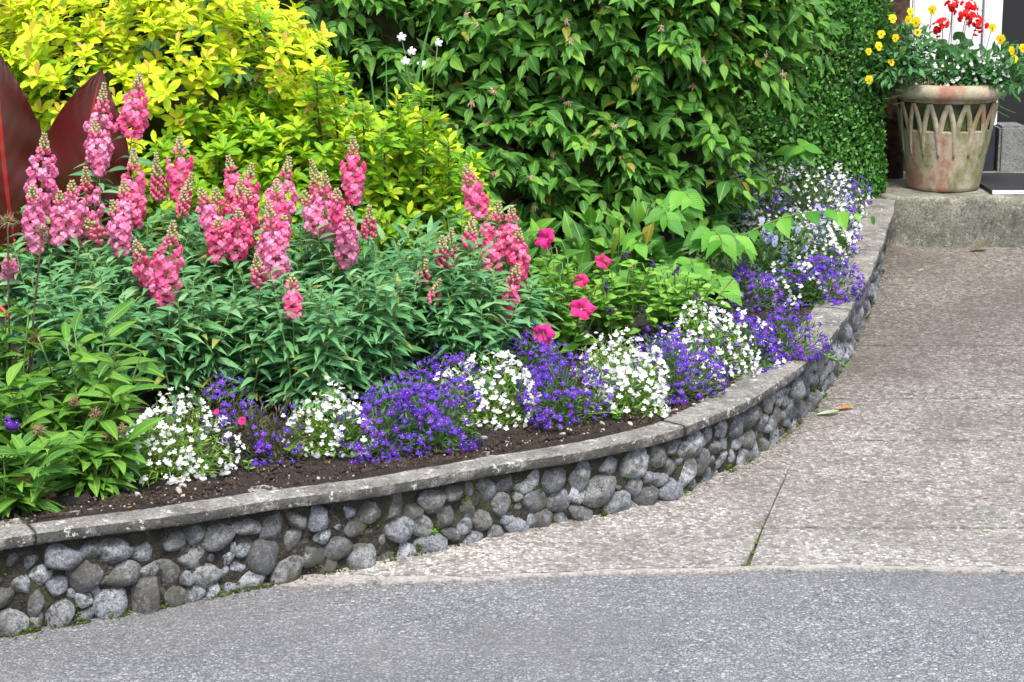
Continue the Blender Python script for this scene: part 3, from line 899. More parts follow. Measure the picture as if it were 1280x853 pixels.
def lobelia(x, y, rad, kind, label, seed, dens=1.0):
    r = np.random.default_rng(seed)
    z = soil_z(x, y)
    base = np.array([x, y, z])
    o = tag(empty('lobelia', base), label, 'flower', 'lobelia plants edging the bed')
    H = rad * 1.14
    lump = r.uniform(0, 6, 6)
    def shape(d):
        k = 1 + 0.13*np.sin(3*np.arctan2(d[:, 1], d[:, 0]) + lump[0]) + 0.10*np.sin(5*d[:, 2] + 4*d[:, 0] + lump[1])
        return np.stack([d[:, 0]*rad, d[:, 1]*rad*.9, np.maximum(d[:, 2], -.1)*H + rad*.22], 1) * k[:, None]
    # stems
    sm = MB()
    for d in on_surf(34, r):
        e = shape(d[None])[0] * r.uniform(.7, 1.12)
        if e[2] < .01: e[2] = .015
        sm.tube([(0, 0, -.005), e * (.45, .45, .62), e], [.0016, .0013, .0009], 4, cap=False)
    sm.build('stems', {'w': M_stem, 'b': M_darkstem}.get(kind, M_stem), o)['kind'] = 'stuff'
    # fine leaves through the volume
    nl = int(85000 * rad * rad)
    d = on_surf(nl, r)
    pos = shape(d) * (r.random((nl, 1)) ** .45) * 0.96
    pos[:, 2] = np.maximum(pos[:, 2], .004)
    D = unit(d + .7 * r.normal(size=(nl, 3)) + (0, 0, .3))
    N = unit(r.normal(size=(nl, 3)) * .6 + (0, -.3, 1))
    gm = {'w': G_lobw, 'b': G_lobb}.get(kind, G_lob)
    lo = link('foliage', foliage('foliage', T_lob, frames(D, N), pos, r.uniform(.7, 1.35, nl), gm), o)
    lo['kind'] = 'stuff'
    # blossoms
    nf = {'w': 270, 'v': 320, 'b': 110, 'm': 260}[kind]
    nf = int(min(nf * dens * (rad / .12) ** 1.4, 298))
    d = on_surf(nf * 3, r)
    # more flowers in loose sprays than evenly
    c = on_surf(24, r)
    near = np.max(d @ c.T, axis=1) + r.uniform(-.16, .16, len(d))
    if kind == 'b': near = np.max(d @ c[:10].T, axis=1)
    facing = (d @ unit(np.array([-.05, -1, .45])) > -.45)
    idx = [i for i in np.argsort(-near) if facing[i]][:nf]
    d = d[idx]
    pos = shape(d) * r.uniform(.93, 1.14, (len(d), 1))
    pos[:, 2] = np.maximum(pos[:, 2], .012)
    Z = unit(d * .8 + r.normal(size=d.shape) * .5 + (0, -.3, .35))
    U = unit(np.cross(np.cross(Z, np.tile((0, 0, 1.), (len(Z), 1)) + r.normal(size=Z.shape) * .2), Z))
    X = np.cross(U, Z)
    Rm = np.stack([X, U, Z], -1)
    mixn = r.random((6, 3)) - .5
    for i in range(len(d)):
        if kind == 'w': k = 'w'
        elif kind == 'm':
            k = 'w' if math.sin(9*pos[i, 0]/rad*.5 + lump[2]) + math.sin(7*pos[i, 2]/rad*.5 + lump[3]) + r.normal() * .7 > -.2 else r.choice(['v', 'p', 'l'])
        else: k = r.choice(['v', 'v', 'p', 'w'] if 'scattered white' in label else ['v', 'v', 'v', 'p', 'p'])
        link('blossom', LOBF[k], o, mat4(Rm[i], pos[i], r.uniform(.75, 1.3)))
    # buds
    bd = MB()
    for q in on_surf(int(60 * (rad / .12)), r):
        bd.ball(shape(q[None])[0] * r.uniform(.9, 1.1) + (0, 0, .004), r.uniform(.0018, .003), nu=4, nv=3)
    bd.build('buds', P_ybud if kind == 'w' else P_wilt, o)['kind'] = 'stuff'

LOB = [
 (-0.851,4.849,0.128,'w','white lobelia mound beside the broad-leaved perennial at the wall end'),
 (-0.795,5.20,0.101,'b','sparse violet lobelia with bronze foliage behind the first white lobelia'),
 (-0.655,5.015,0.112,'b','straggly bronze lobelia with few violet flowers, a red petal caught in it'),
 (-0.469,5.054,0.106,'w','small white lobelia between bronze lobelia and the violet mounds'),
 (-0.345,5.055,0.116,'v','violet lobelia beside the small white lobelia, close behind the coping'),
 (-0.205,5.125,0.122,'v','broad violet lobelia in the middle of the edging, close behind the coping'),
 (-0.275,5.27,0.110,'v','violet lobelia tucked under the snapdragon leaves behind the broad one'),
 (-0.062,5.362,0.128,'w','white lobelia between two violet lobelias below the snapdragon leaves'),
 (-0.163,5.50,0.102,'v','violet lobelia behind white one, under the snapdragon leaves'),
 (0.036,5.66,0.106,'v','violet lobelia below the hot pink petunia'),
 (0.133,5.364,0.118,'v','dark violet lobelia trailing to the coping between two white mounds'),
 (0.326,5.452,0.126,'w','densest white lobelia mound, hanging towards the coping'),
 (0.470,5.60,0.118,'v','violet lobelia squeezed between two white mounds'),
 (0.560,5.828,0.138,'w','tall white lobelia mound beside the pale green petunia'),
 (0.700,5.937,0.122,'v','violet lobelia with scattered white flowers at the bend of the wall'),
 (0.838,6.028,0.108,'v','bright purple lobelia spilling over the coping at the bend'),
 (1.075,6.743,0.110,'v','violet lobelia overhanging the coping beyond the bend'),
 (1.19,7.95,0.175,'m','wide mixed white and blue lobelia in front of the clipped hedge'),
 (1.01,8.12,0.158,'m','mixed white and lilac lobelia under the dark shrub'),
 (1.40,8.42,0.105,'m','small mixed lobelia at the foot of the clipped hedge'),
 (0.972,6.757,0.104,'m','mixed white and violet lobelia below the arching leafy branch'),
 (1.20,7.45,0.105,'m','white and violet lobelia strip along the upper coping'),
 (1.10,7.12,0.110,'m','white and violet lobelia just beyond the arching branch tip'),
 (1.25,7.72,0.110,'m','low white and violet lobelia touching the upper coping'),
 (1.33,8.10,0.110,'m','last lobelia along the coping before the clipped hedge'),
 (1.02,7.70,0.120,'m','mixed lobelia behind the lilac violas'),
 (0.30,5.72,0.100,'w','loose white lobelia below the faded pink petunia'),
 (0.44,5.80,0.095,'v','small violet lobelia in front of the bushy light green petunia'),
 (0.796,6.68,0.095,'v','thin violet lobelia shaded by the bright green shrub'),
]
for i, (x, y, q, k, lab) in enumerate(LOB):
    lobelia(x, y, q, k, lab, 20 + i)

# ------------------------------------------------------------------ snapdragons
def snap_flower(mat):
    b = MB()
    # two-lipped flower, mouth along +Z, up is +Y
    b.ball((0, -.001, -.004), .0085, sx=.85, sy=1.0, sz=1.25, nu=6, nv=4, mi=0)
    for a, L, W in ((52, .0125, .0120), (128, .0125, .0120)): petal(b, R(a), L, W, .002, .55, 0, 1.15, 3)
    for a, L, W in ((-90, .0120, .0110), (-160, .0150, .0125), (-20, .0150, .0125)): petal(b, R(a), L, W, .003, .75, 0, 1.25, 3)
    b.ball((0, -.003, .0035), .0044, sx=1.1, sy=.7, sz=.6, nu=5, nv=3, mi=1)
    return b.mesh('blossom', [mat, P_lip])
SNF = {'d': snap_flower(P_pink), 'l': snap_flower(P_lpink)}
def bud_mesh(mat, name='bud'):
    b = MB(); b.ball((0, 0, .004), .0052, sz=1.35, nu=6, nv=4); return b.mesh(name, mat)
BUDP = bud_mesh([P_budpink]); BUDG = bud_mesh([P_bud])
T_snap = leaf_tpl(0.070, 0.0195, 5, 0.35, 0.42, 0.38, 1.1)

def bez(a, b, c, n):
    t = np.linspace(0, 1, n)[:, None]
    return (1-t)**2*np.asarray(a) + 2*t*(1-t)*np.asarray(b) + t*t*np.asarray(c)

def snapdragon(bx, by, spikes, label, seed, shoots=13, spread=.15, hgt=.38, nparts=150):
    r = np.random.default_rng(seed)
    z = soil_z(bx, by)
    base = np.array([bx, by, z])
    o = tag(empty('snapdragon', base), label, 'flower', 'pink snapdragons in the bed')
    LT, LD, LS, LN = [], [], [], []
    def shoot(curve, t0, t1, n, sc):
        m = len(curve) - 1
        for k in range(n):
            t = t0 + (t1 - t0) * (k + .5 * r.random()) / n
            i = min(int(t * m), m - 1); f = t * m - i
            p = curve[i] * (1 - f) + curve[i+1] * f
            a = k * 2.4 + r.uniform(-.4, .4)
            top = max(0, (t - .75) / .25)
            up = .15 + .75 * top + r.uniform(-.15, .2)
            LD.append((math.cos(a), math.sin(a), up)); LT.append(p); LS.append(sc * r.uniform(.75, 1.25) * (1 - .45 * top))
            LN.append((r.normal() * .3, r.normal() * .3 - .25, 1))
    st = MB()
    for (tip, L, W, kind) in spikes:
        tip = np.array(tip) - base
        foot = np.array([tip[0]*.15 + r.normal()*.02, tip[1]*.15 + r.normal()*.02, -.01])
        c = bez(foot, (foot + tip) / 2 + (r.normal()*.03, r.normal()*.03, .05), tip, 12)
        st.tube(c, np.linspace(.0035, .0014, 12), 5)
        fl = L / np.linalg.norm(tip - foot)
        shoot(c, .12, max(.3, 1 - fl - .02), 26, 1.0)
        # flower spike: axis with buds, blossoms as its own pieces
        ax = unit(c[-1] - c[-3])
        sp = MB()
        sp.tube([tip - ax * L, tip], [.0022, .001], 5)
        so = sp.build('flower_spike', M_stem, o)
        e1 = unit(np.cross(ax, (.2, .9, .1))); e2 = np.cross(ax, e1)
        full = kind != 'b'
        zones = L
        h = L; k = 0
        while h > 0.0:
            t = 1 - h / L                          # 0 at the bottom, 1 at the tip
            q = min(1, .25 + (1 - t) * 1.75) * (W / 2) * r.uniform(.82, 1.16) * (1 if t > .12 else .85)
            ring = 4
            for j in range(ring):
                a = k * 1.1 + j * 2 * math.pi / ring + r.uniform(-.25, .25)
                out = math.cos(a) * e1 + math.sin(a) * e2
                if full and t < .66:
                    pos = tip - ax * (h + r.normal() * .003) + out * max(.012, q - .014)
                    Z = unit(out + ax * r.uniform(-.25, .15)); U = unit(ax - Z * (ax @ Z)); X = np.cross(U, Z)
                    s = r.uniform(.95, 1.28) * (1.0 if t < .5 else .8)
                    link('blossom', SNF[kind], so, mat4(np.stack([X, U, Z], -1), pos, s))
                else:
                    pos = tip - ax * h + out * ((.0025 + .011 * max(0, (1 - t) / .34)) if full else max(.003, W * .30 * min(1, (1 - t) * 1.5)))
                    Z = unit(out + ax * .9); X = unit(np.cross((.1, .2, .97), Z)); U = np.cross(Z, X)
                    s = max(.55, .5 + (1 - t) * (2.2 if full else 1.1)) * r.uniform(.8, 1.15)
                    bd = BUDP if ((full and t < .78) or (not full and t < .5)) else BUDG
                    link('bud', bd, so, mat4(np.stack([X, U, Z], -1), pos, min(s, 1.25)))
            h -= .0175 if (full and t < .66) else .0080
            k += 1
    for k in range(shoots):
        a = r.uniform(0, 6.28); q = spread * math.sqrt(r.random())
        e = np.array([math.cos(a) * q, math.sin(a) * q * .8, hgt * r.uniform(.65, 1.08)])
        c = bez((e[0]*.25, e[1]*.25, -.01), (e[0]*.6, e[1]*.6, e[2]*.6), e, 9)
        st.tube(c, np.linspace(.003, .0013, 9), 5)
        shoot(c, .10, 1.0, 30, 1.0)
    st.build('stems', M_stem, o)
    T = np.array(LT) + base; D = np.array(LD); N = np.array(LN)
    leaves(o, base, T_snap, frames(D, N), T, np.array(LS), G_snap, nparts, score=-T[:, 1] + .5 * T[:, 2])

SNAP = [
 ((-1.357,5.75),[((-1.287, 5.65, 0.832), 0.138, 0.072, 'l'), ((-1.262, 5.7, 0.86), 0.151, 0.091, 'l'), ((-1.345, 5.75, 0.992), 0.221, 0.103, 'l'), ((-1.353, 5.6, 0.862), 0.194, 0.09, 'l'), ((-1.389, 5.45, 0.683), 0.113, 0.061, 'l')], 'light pink snapdragon in front of the first burgundy leaf'),
 ((-1.238,5.95),[((-1.232, 5.9, 1.01), 0.154, 0.076, 'l'), ((-1.209, 5.95, 1.111), 0.238, 0.105, 'l'), ((-1.11, 6.0, 1.143), 0.186, 0.106, 'd'), ((-1.232, 5.75, 0.888), 0.223, 0.12, 'l')], 'tallest snapdragon, one deep pink and several light pink spikes before the burgundy leaf'),
 ((-1.074,5.65),[((-1.097, 5.62, 0.871), 0.172, 0.067, 'l'), ((-1.081, 5.7, 0.952), 0.22, 0.103, 'd'), ((-1.13, 5.6, 0.817), 0.149, 0.085, 'l'), ((-1.042, 5.45, 0.728), 0.185, 0.078, 'd')], 'snapdragon with mixed pink spikes stepping down beside the burgundy leaves'),
 ((-0.971,5.85),[((-1.045, 5.85, 0.922), 0.142, 0.047, 'b'), ((-0.942, 5.7, 0.837), 0.086, 0.041, 'b'), ((-0.973, 5.85, 0.969), 0.177, 0.094, 'd'), ((-0.933, 5.8, 0.869), 0.111, 0.037, 'b'), ((-1.239, 5.7, 0.751), 0.089, 0.055, 'b')], 'snapdragon with one deep pink spike against the golden shrub and budding spikes'),
 ((-0.909,5.35),[((-0.915, 5.35, 0.8), 0.227, 0.098, 'd')], 'snapdragon with a single long deep pink spike low in the foliage'),
 ((-0.805,5.75),[((-0.888, 5.65, 0.844), 0.15, 0.077, 'l'), ((-0.78, 5.7, 0.867), 0.107, 0.059, 'b'), ((-0.833, 5.6, 0.76), 0.103, 0.09, 'd'), ((-0.752, 5.66, 0.842), 0.15, 0.104, 'd'), ((-0.827, 5.8, 0.916), 0.165, 0.084, 'd'), ((-0.854, 5.7, 0.837), 0.193, 0.105, 'd'), ((-0.751, 5.75, 0.899), 0.163, 0.101, 'd'), ((-0.773, 5.6, 0.79), 0.138, 0.108, 'd')], 'snapdragon with the most crowded, mostly deep pink spikes of the clump'),
 ((-0.649,5.5),[((-0.667, 5.62, 0.871), 0.172, 0.081, 'd'), ((-0.69, 5.5, 0.753), 0.102, 0.07, 'l'), ((-0.639, 5.55, 0.779), 0.08, 0.067, 'd'), ((-0.677, 5.5, 0.832), 0.237, 0.092, 'l'), ((-0.636, 5.7, 0.929), 0.22, 0.105, 'l'), ((-0.701, 5.4, 0.696), 0.098, 0.048, 'b')], 'snapdragon with two long light pink spikes beside the most crowded one'),
 ((-0.572,5.3),[((-0.593, 5.3, 0.655), 0.103, 0.072, 'd')], 'snapdragon with one short pink spike at the front of the leaves'),
 ((-0.506,5.75),[((-0.582, 5.75, 0.911), 0.145, 0.069, 'b'), ((-0.496, 5.6, 0.851), 0.16, 0.076, 'd'), ((-0.406, 5.65, 0.791), 0.097, 0.045, 'b'), ((-0.539, 5.7, 0.883), 0.197, 0.105, 'l'), ((-0.462, 5.8, 0.975), 0.187, 0.088, 'd'), ((-0.453, 5.5, 0.814), 0.196, 0.088, 'l'), ((-0.592, 5.65, 0.832), 0.12, 0.081, 'l')], 'many-spiked pink snapdragon in front of the lime green lobe of the shrub'),
 ((-0.144,6.0),[((-0.142, 6.0, 0.867), 0.158, 0.091, 'd')], 'lone deep pink snapdragon spike at the edge of the lime green shrub'),
 ((-0.205,5.7),[((-0.117, 5.8, 0.74), 0.095, 0.051, 'b'), ((-0.174, 5.75, 0.712), 0.116, 0.06, 'b'), ((-0.245, 5.65, 0.636), 0.075, 0.041, 'b'), ((-0.205, 5.6, 0.587), 0.074, 0.036, 'b'), ((-0.202, 5.72, 0.692), 0.089, 0.05, 'b')], 'snapdragon with only small pink budding spikes'),
 ((0.0,5.85),[((0.0, 5.83, 0.764), 0.148, 0.079, 'd'), ((-0.038, 5.85, 0.78), 0.204, 0.103, 'd'), ((0.019, 5.8, 0.704), 0.16, 0.084, 'd'), ((0.019, 5.75, 0.606), 0.174, 0.078, 'd')], 'deep pink snapdragon with stacked spikes beside the petunias'),
]
for i, ((x, y), sp, lab) in enumerate(SNAP):
    tall = 0.40 if y > 5.6 else 0.36
    snapdragon(x, y, sp, lab, 60 + i, shoots=12, spread=.17, hgt=tall if x < -.1 else .30)
for i, (x, y, h) in enumerate([(-1.13,5.36,.34), (-.75,5.38,.34), (-.36,5.48,.36), (-.10,5.62,.30), (-.30,5.75,.38), (-.50,5.42,.34), (-1.30,5.50,.36), (-.62,5.85,.38), (-.98,5.58,.36)]):
    snapdragon(x, y, [], ['flowerless leafy snapdragon behind the broad-leaved perennials', 'flowerless leafy snapdragon behind the sparse violet lobelia', 'flowerless leafy snapdragon behind the violet lobelias', 'flowerless leafy snapdragon below the budding spikes', 'flowerless leafy snapdragon between the budding spikes and the lime green lobe', 'flowerless leafy snapdragon behind the small white lobelia', 'flowerless leafy snapdragon behind the tall dark dead stems', 'flowerless leafy snapdragon under the long light pink spikes', 'flowerless leafy snapdragon below the spikes beside the burgundy leaves'][i], 90 + i, shoots=15, spread=.16, hgt=h)

# ------------------------------------------------------------------ broad-leaved perennial at the wall end
T_sweet = leaf_tpl(0.116, 0.032, 7, 0.32, 0.36, 0.5, 0.9, 0.012)
def seed_head(parent, base, p, r, mat, q):
    b = MB()
    for k in range(60):
        d = unit(q.normal(size=3) + (0, 0, .35))
        e = np.asarray(p) + d * r * q.uniform(.6, 1.15)
        b.tube([np.asarray(p), (np.asarray(p) + e) / 2 + q.normal(size=3) * r * .15, e], [.0012, .0016, .0005], 3, cap=False)
    b.build('seed_head', mat, parent)
def perennial(x, y, label, seed, n=85, hgt=.22, spread=.16, heads=(), purple=None):
    q = np.random.default_rng(seed)
    base = np.array([x, y, soil_z(x, y)])
    o = tag(empty('perennial', base), label, 'plant', 'broad-leaved perennials at the wall end')
    T, D, N, S = [], [], [], []
    st = MB()
    ns = 13
    for k in range(ns):
        a = q.uniform(0, 6.28); e = np.array([math.cos(a) * spread * q.random()**.5, math.sin(a) * spread * .8 * q.random()**.5, hgt * q.uniform(.5, 1.05)])
        c = bez((e[0]*.3, e[1]*.3, -.01), (e[0]*.7, e[1]*.7, e[2]*.6), e, 7)
        st.tube(c, np.linspace(.0035, .0018, 7), 5)
        for j in range(int(n / ns * 1.7)):
            t = (j + .6) / (n / ns * 1.7)
            p = c[min(6, int(t * 6.99))]
            b = j * 2.2 + a + q.uniform(-.4, .4)
            D.append((math.cos(b), math.sin(b), q.uniform(-.10, .65) + .9 * max(0, t - .5))); T.append(p + base)
            N.append((q.normal() * .4, q.normal() * .4 - .15, 1)); S.append(q.uniform(.6, 1.15))
    st.build('stems', M_stem, o)
    T = np.array(T)
    leaves(o, base, T_sweet, frames(np.array(D), np.array(N)), T, np.array(S), G_sweet, 200, score=-T[:, 1] + .7 * T[:, 2])
    for (hx, hy, hz, hr, mt) in heads:
        p = np.array((hx, hy - (.06 if hz < .5 else 0), hz + (.005 if hz < .5 else 0))) - base
        MB().tube(bez((p[0]*.3, p[1]*.3, 0), (p[0]*.7, p[1]*.6, p[2]*.6), p, 8), [.0028]*8, 5).build('dead_stem', M_darkstem, o)
        seed_head(o, base, p, hr, mt, q)
    if purple is not None:
        p = np.array(purple) - base
        MB().tube(bez((0, 0, 0), (p[0]*.6, p[1]*.6, p[2]*.6), p, 6), .002, 5).build('flower_stem', M_stem, o)
        for k in range(14):
            d = unit(q.normal(size=3) + (0, -.4, .4)); Z = d; X = unit(np.cross((.1, 0, 1), Z)); U = np.cross(Z, X)
            link('blossom', LOBF['p'], o, mat4(np.stack([X, U, Z], -1), p + d * .017, 1.25))
perennial(-1.13, 4.83, 'broad-leaved green perennial with brown seed heads overhanging the wall end', 140, 130, .24, .17,
    [(-1.165, 4.70, .33, .022, P_seed), (-1.11, 4.66, .245, .018, P_seedp), (-1.13, 4.68, .40, .02, P_seed), (-.985, 4.80, .355, .022, P_seedp), (-.965, 4.84, .36, .02, P_seedp)], (-1.215, 4.70, .405))
perennial(-1.08, 5.02, 'lighter green broad-leaved perennial beside the first white lobelia', 141, 120, .30, .17, [(-1.09, 4.88, .42, .016, P_seedp), (-1.03, 4.85, .40, .018, P_seedp)])
perennial(-1.30, 4.98, 'broad-leaved perennial with tall dark dead stems and seed heads', 142, 130, .34, .20,
    [(-1.20, 5.05, .82, .017, P_seed), (-1.30, 5.10, .835, .028, P_seed), (-1.22, 5.0, .55, .02, P_seed), (-1.26, 4.95, .52, .018, P_seed)])
perennial(-1.19, 4.52, 'low broad-leaved perennial lapping over the coping at the wall end', 144, 100, .12, .13, [(-1.13, 4.52, .33, .018, P_seed), (-1.20, 4.50, .35, .02, P_seed)])
perennial(-1.02, 4.72, 'small broad-leaved perennial between the low one and the first white lobelia', 145, 70, .13, .11)
perennial(-1.48, 4.72, 'broad-leaved perennial without seed heads behind the coping end', 143, 110, .30, .18)

# ------------------------------------------------------------------ canna with burgundy leaves
cb = np.array((-1.48, 6.12, soil_z(-1.48, 6.12)))
canna = tag(empty('canna', cb), 'canna with large upright burgundy leaves between snapdragons and golden shrub', 'plant')
def big_leaf(foot, ctrl, tip, W, normal, mat=G_canna, n=64, m=8, curl=.18):
    c = bez(foot, ctrl, tip, n + 1)
    V = []; U = []; F = []
    for i in range(n + 1):
        t = i / n
        if t < .40: h = math.sin(.5*math.pi*(t/.40))**.75
        else: h = max(.02, math.cos(.5*math.pi*(t-.40)/.60))**1.05
        tg = unit(c[min(i+1, n)] - c[max(i-1, 0)])
        sd = unit(np.cross(tg, normal)); nn = np.cross(sd, tg)
        for k in range(2*m + 1):
            u = (k - m) / m
            V.append(c[i] + sd * u * h * W/2 + nn * (curl * W * u * u * h + (.012 * math.sin(9*t + 2*u) + .007 * math.sin(23*t + 3*u)) * abs(u) * h + .0030 * math.sin((t - abs(u)*.25) * 95))); U.append((.5 + .5*u, t))
    w_ = 2*m + 1
    for i in range(n):
        for k in range(2*m): F.append((i*w_+k, i*w_+k+1, (i+1)*w_+k+1, (i+1)*w_+k))
    return mesh_np('leaf', np.array(V) - cb, np.array(F), mat, np.array(U))
link('leaf', big_leaf((-1.535, 6.10, .58), (-1.56, 6.06, .90), (-1.565, 6.12, 1.21), .29, (.12, -1, .2)), canna)
link('leaf', big_leaf((-1.325, 6.14, .52), (-1.325, 6.10, .90), (-1.255, 6.16, 1.140), .285, (.15, -1, .25)), canna)
link('leaf', big_leaf((-1.72, 6.2, .5), (-1.8, 6.1, .95), (-1.86, 6.0, 1.25), .26, (.1, -1, .1)), canna)
link('leaf', big_leaf((-1.44, 6.06, .42), (-1.42, 5.98, .62), (-1.38, 5.90, .76), .20, (.1, -1, .5)), canna)
M_cstem = plain('red_stem', (0.25, 0.02, 0.012), 0.4, 0.5, (0.36, 0.05, 0.02), 12)
for a, b_, c_ in [((-1.50, 6.12, .3), (-1.53, 6.11, .42), (-1.536, 6.098, .62)), ((-1.45, 6.13, .3), (-1.34, 6.14, .42), (-1.325, 6.138, .56)), ((-1.52, 6.15, .3), (-1.66, 6.20, .42), (-1.722, 6.198, .53)), ((-1.48, 6.10, .3), (-1.445, 6.07, .36), (-1.44, 6.06, .44))]:
    MB().tube(bez(a, b_, c_, 8) - cb, np.linspace(.012, .004, 8), 7).build('stem', M_cstem, canna)

# ------------------------------------------------------------------ golden shrub
T_gold = leaf_tpl(0.055, 0.0235, 5, 0.28, 0.16, 0.58, 0.62)
def ell_surface(n, c, rx, ry, rz, r, depth=.35, lump=.14):
    d = rand_dirs(n * 2, r); d = d[(d[:, 1] < .45) & (d[:, 2] > -.75)][:n]
    k = 1 + lump*np.sin(4*d[:, 0]*rx*5 + 1.3)*np.sin(5*d[:, 2] + c[0]*3) + lump*.8*np.sin(7*d[:, 0] + 6*d[:, 2] + c[1])
    q = 1 - depth * r.random(len(d)) ** 1.7
    return np.asarray(c) + d * np.array([rx, ry, rz]) * (k * q)[:, None], d, q

def rosettes(P, d, r, nleaf=8, tpl_len=.05):
    """whorls of leaves at twig ends"""
    T, D, N, S, yng = [], [], [], [], []
    for p, o_ in zip(P, d):
        ax = unit(o_ * .6 + np.array([0, -.12, .75]) + r.normal(size=3) * .25)
        e1 = unit(np.cross(ax, (.3, .8, .2))); e2 = np.cross(ax, e1); ph = r.uniform(0, 6.28)
        s0 = r.uniform(.7, 1.2)
        L = r.uniform(.02, .06)
        for k in range(nleaf):
            a = ph + k * 2.4
            t = k / nleaf
            el = .12 + .95 * t ** 1.5
            T.append(p - ax * L * (1 - t)); D.append(math.cos(el) * (math.cos(a)*e1 + math.sin(a)*e2) + math.sin(el) * ax)
            N.append(ax); S.append(s0 * (1.08 - .4 * t) * r.uniform(.85, 1.15)); yng.append(t)
    return np.array(T), np.array(D), np.array(N), np.array(S), np.array(yng)

gb = np.array((-0.95, 6.75, soil_z(-.95, 6.75)))
gold = tag(empty('golden_shrub', gb), 'dense golden-yellow shrub with lime green lobes behind the snapdragons', 'shrub')
r = np.random.default_rng(31)
parts = [((-1.25, 6.85, .80), .66, .60, .68, 1200, 'g'), ((-2.05, 6.8, .75), .55, .55, .70, 700, 'g'), ((-.66, 6.62, .60), .40, .42, .46, 400, 'x'), ((-.40, 6.62, .58), .31, .42, .42, 330, 'l'), ((-.90, 6.40, .52), .50, .32, .42, 330, 'l')]
gT = {'g': [], 'l': []}
for (c, rx, ry, rz, n, kind) in parts:
    P, d, q = ell_surface(n, c, rx, ry, rz, r, .35, .20)
    for kk in range(len(P)):
        pass
    if kind == 'g': isg = (P[:, 2] + .35*(q - 1) + .10*np.sin(P[:, 0]*9) + .13*r.normal(size=len(P))) > .98
    elif kind == 'x': isg = r.random(len(P)) < .14
    else: isg = r.random(len(P)) < .06
    for key, m in (('g', isg), ('l', ~isg)): gT[key].append((P[m], d[m]))
# upright young shoots of the lower lobe
SH = [(-.56, 6.32, 1.10), (-.36, 6.30, 1.045), (-.28, 6.28, .985), (-.47, 6.30, 1.02), (-.62, 6.35, 1.12), (-.20, 6.28, .90), (-.22, 6.27, .80), (-.40, 6.22, .95), (-.52, 6.22, .93)]
tw = MB()
pp, dd = [], []
for (x, y, z) in SH:
    for k in range(4):
        pp.append((x + .012*k*r.normal(), y, z - .04*k)); dd.append((r.normal()*.25, -.2, 1))
    tw.tube(np.array([(x*.9 - .05, y + .2, z - .4), (x, y + .05, z - .15), (x, y, z)]) - gb, [.005, .004, .0025], 5)
gT['l'].append((np.array(pp), np.array(dd)))
for k in range(60):
    c, rx, ry, rz, n, kind = parts[k % 5]
    e = np.asarray(c) + unit(np.array([r.normal(), -abs(r.normal()), abs(r.normal())])) * (rx, ry, rz) * .85
    f = np.array([c[0]*.6 - .38, 6.75, gb[2]])
    tw.tube(bez(f, (f + e)/2 + (0, 0, .1), e, 6) - gb, np.linspace(.012, .003, 6), 5)
tw.build('branches', M_twig, gold)
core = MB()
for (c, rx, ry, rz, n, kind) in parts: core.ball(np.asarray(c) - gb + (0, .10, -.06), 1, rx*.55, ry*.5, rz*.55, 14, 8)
core.build('shade_core', M_shadecore, gold)
for key, mt in (('g', G_gold), ('l', G_lime)):
    P = np.concatenate([a for a, b in gT[key]]); d = np.concatenate([b for a, b in gT[key]])
    T, D, N, S, yg = rosettes(P, d, r, 10)
    Rm = frames(D, N + r.normal(size=N.shape) * .2)
    tipm = yg > (.82 if key == 'g' else .89)
    leaves(gold, gb, T_gold, Rm[~tipm], T[~tipm], S[~tipm], mt, 150, score=-T[~tipm][:, 1]*1.0 + T[~tipm][:, 2]*.5 - 2.0*np.abs(T[~tipm][:, 0] + .7))
    leaves(gold, gb, T_gold, Rm[tipm], T[tipm], S[tipm], G_goldtip if key == 'g' else G_gold, 0, rest='young_leaves')

# ------------------------------------------------------------------ dark green shrub with pointed leaves
T_dark = leaf_tpl(0.086, 0.044, 6, 0.30, 0.30, 0.36, 1.15)
def leafy_twigs(P, d, r, pairs=4, step=.032, droop=.6):
    T, D, N, S, lines = [], [], [], [], []
    for p, o_ in zip(P, d):
        ax = unit(np.array([o_[0], o_[1], max(o_[2], -.2) * .6]) + r.normal(size=3) * .3 + (0, -.15, .10))
        q = p - ax * step * pairs * .5
        ln = [q.copy()]
        roll = r.uniform(0, 3.1)
        for k in range(pairs):
            side = unit(np.cross(ax, (0, 0, 1))); up = np.cross(side, ax)
            if (k % 2): sdir = side
            else: sdir = unit(side * .75 + up * .5)
            for sg in (-1, 1):
                D.append(unit(sdir * sg + ax * .55 + np.array([0, 0, -droop]) + r.normal(size=3) * .35)); T.append(q.copy())
                N.append(unit(np.array([0, -.45, 1.0]) + r.normal(size=3) * .45)); S.append(r.choice([.45, .65, .85, 1.0, 1.2]) * r.uniform(.85, 1.1) * (1 - .10 * k))
            ax = unit(ax + (0, 0, -.14)); q = q + ax * step * r.uniform(.8, 1.2); ln.append(q.copy())
        D.append(unit(ax + (0, 0, -droop*.6))); T.append(q.copy()); N.append(unit(np.array([0, -.5, 1.]))); S.append(r.uniform(.45, .8))
        lines.append(ln)
    return np.array(T), np.array(D), np.array(N), np.array(S), lines

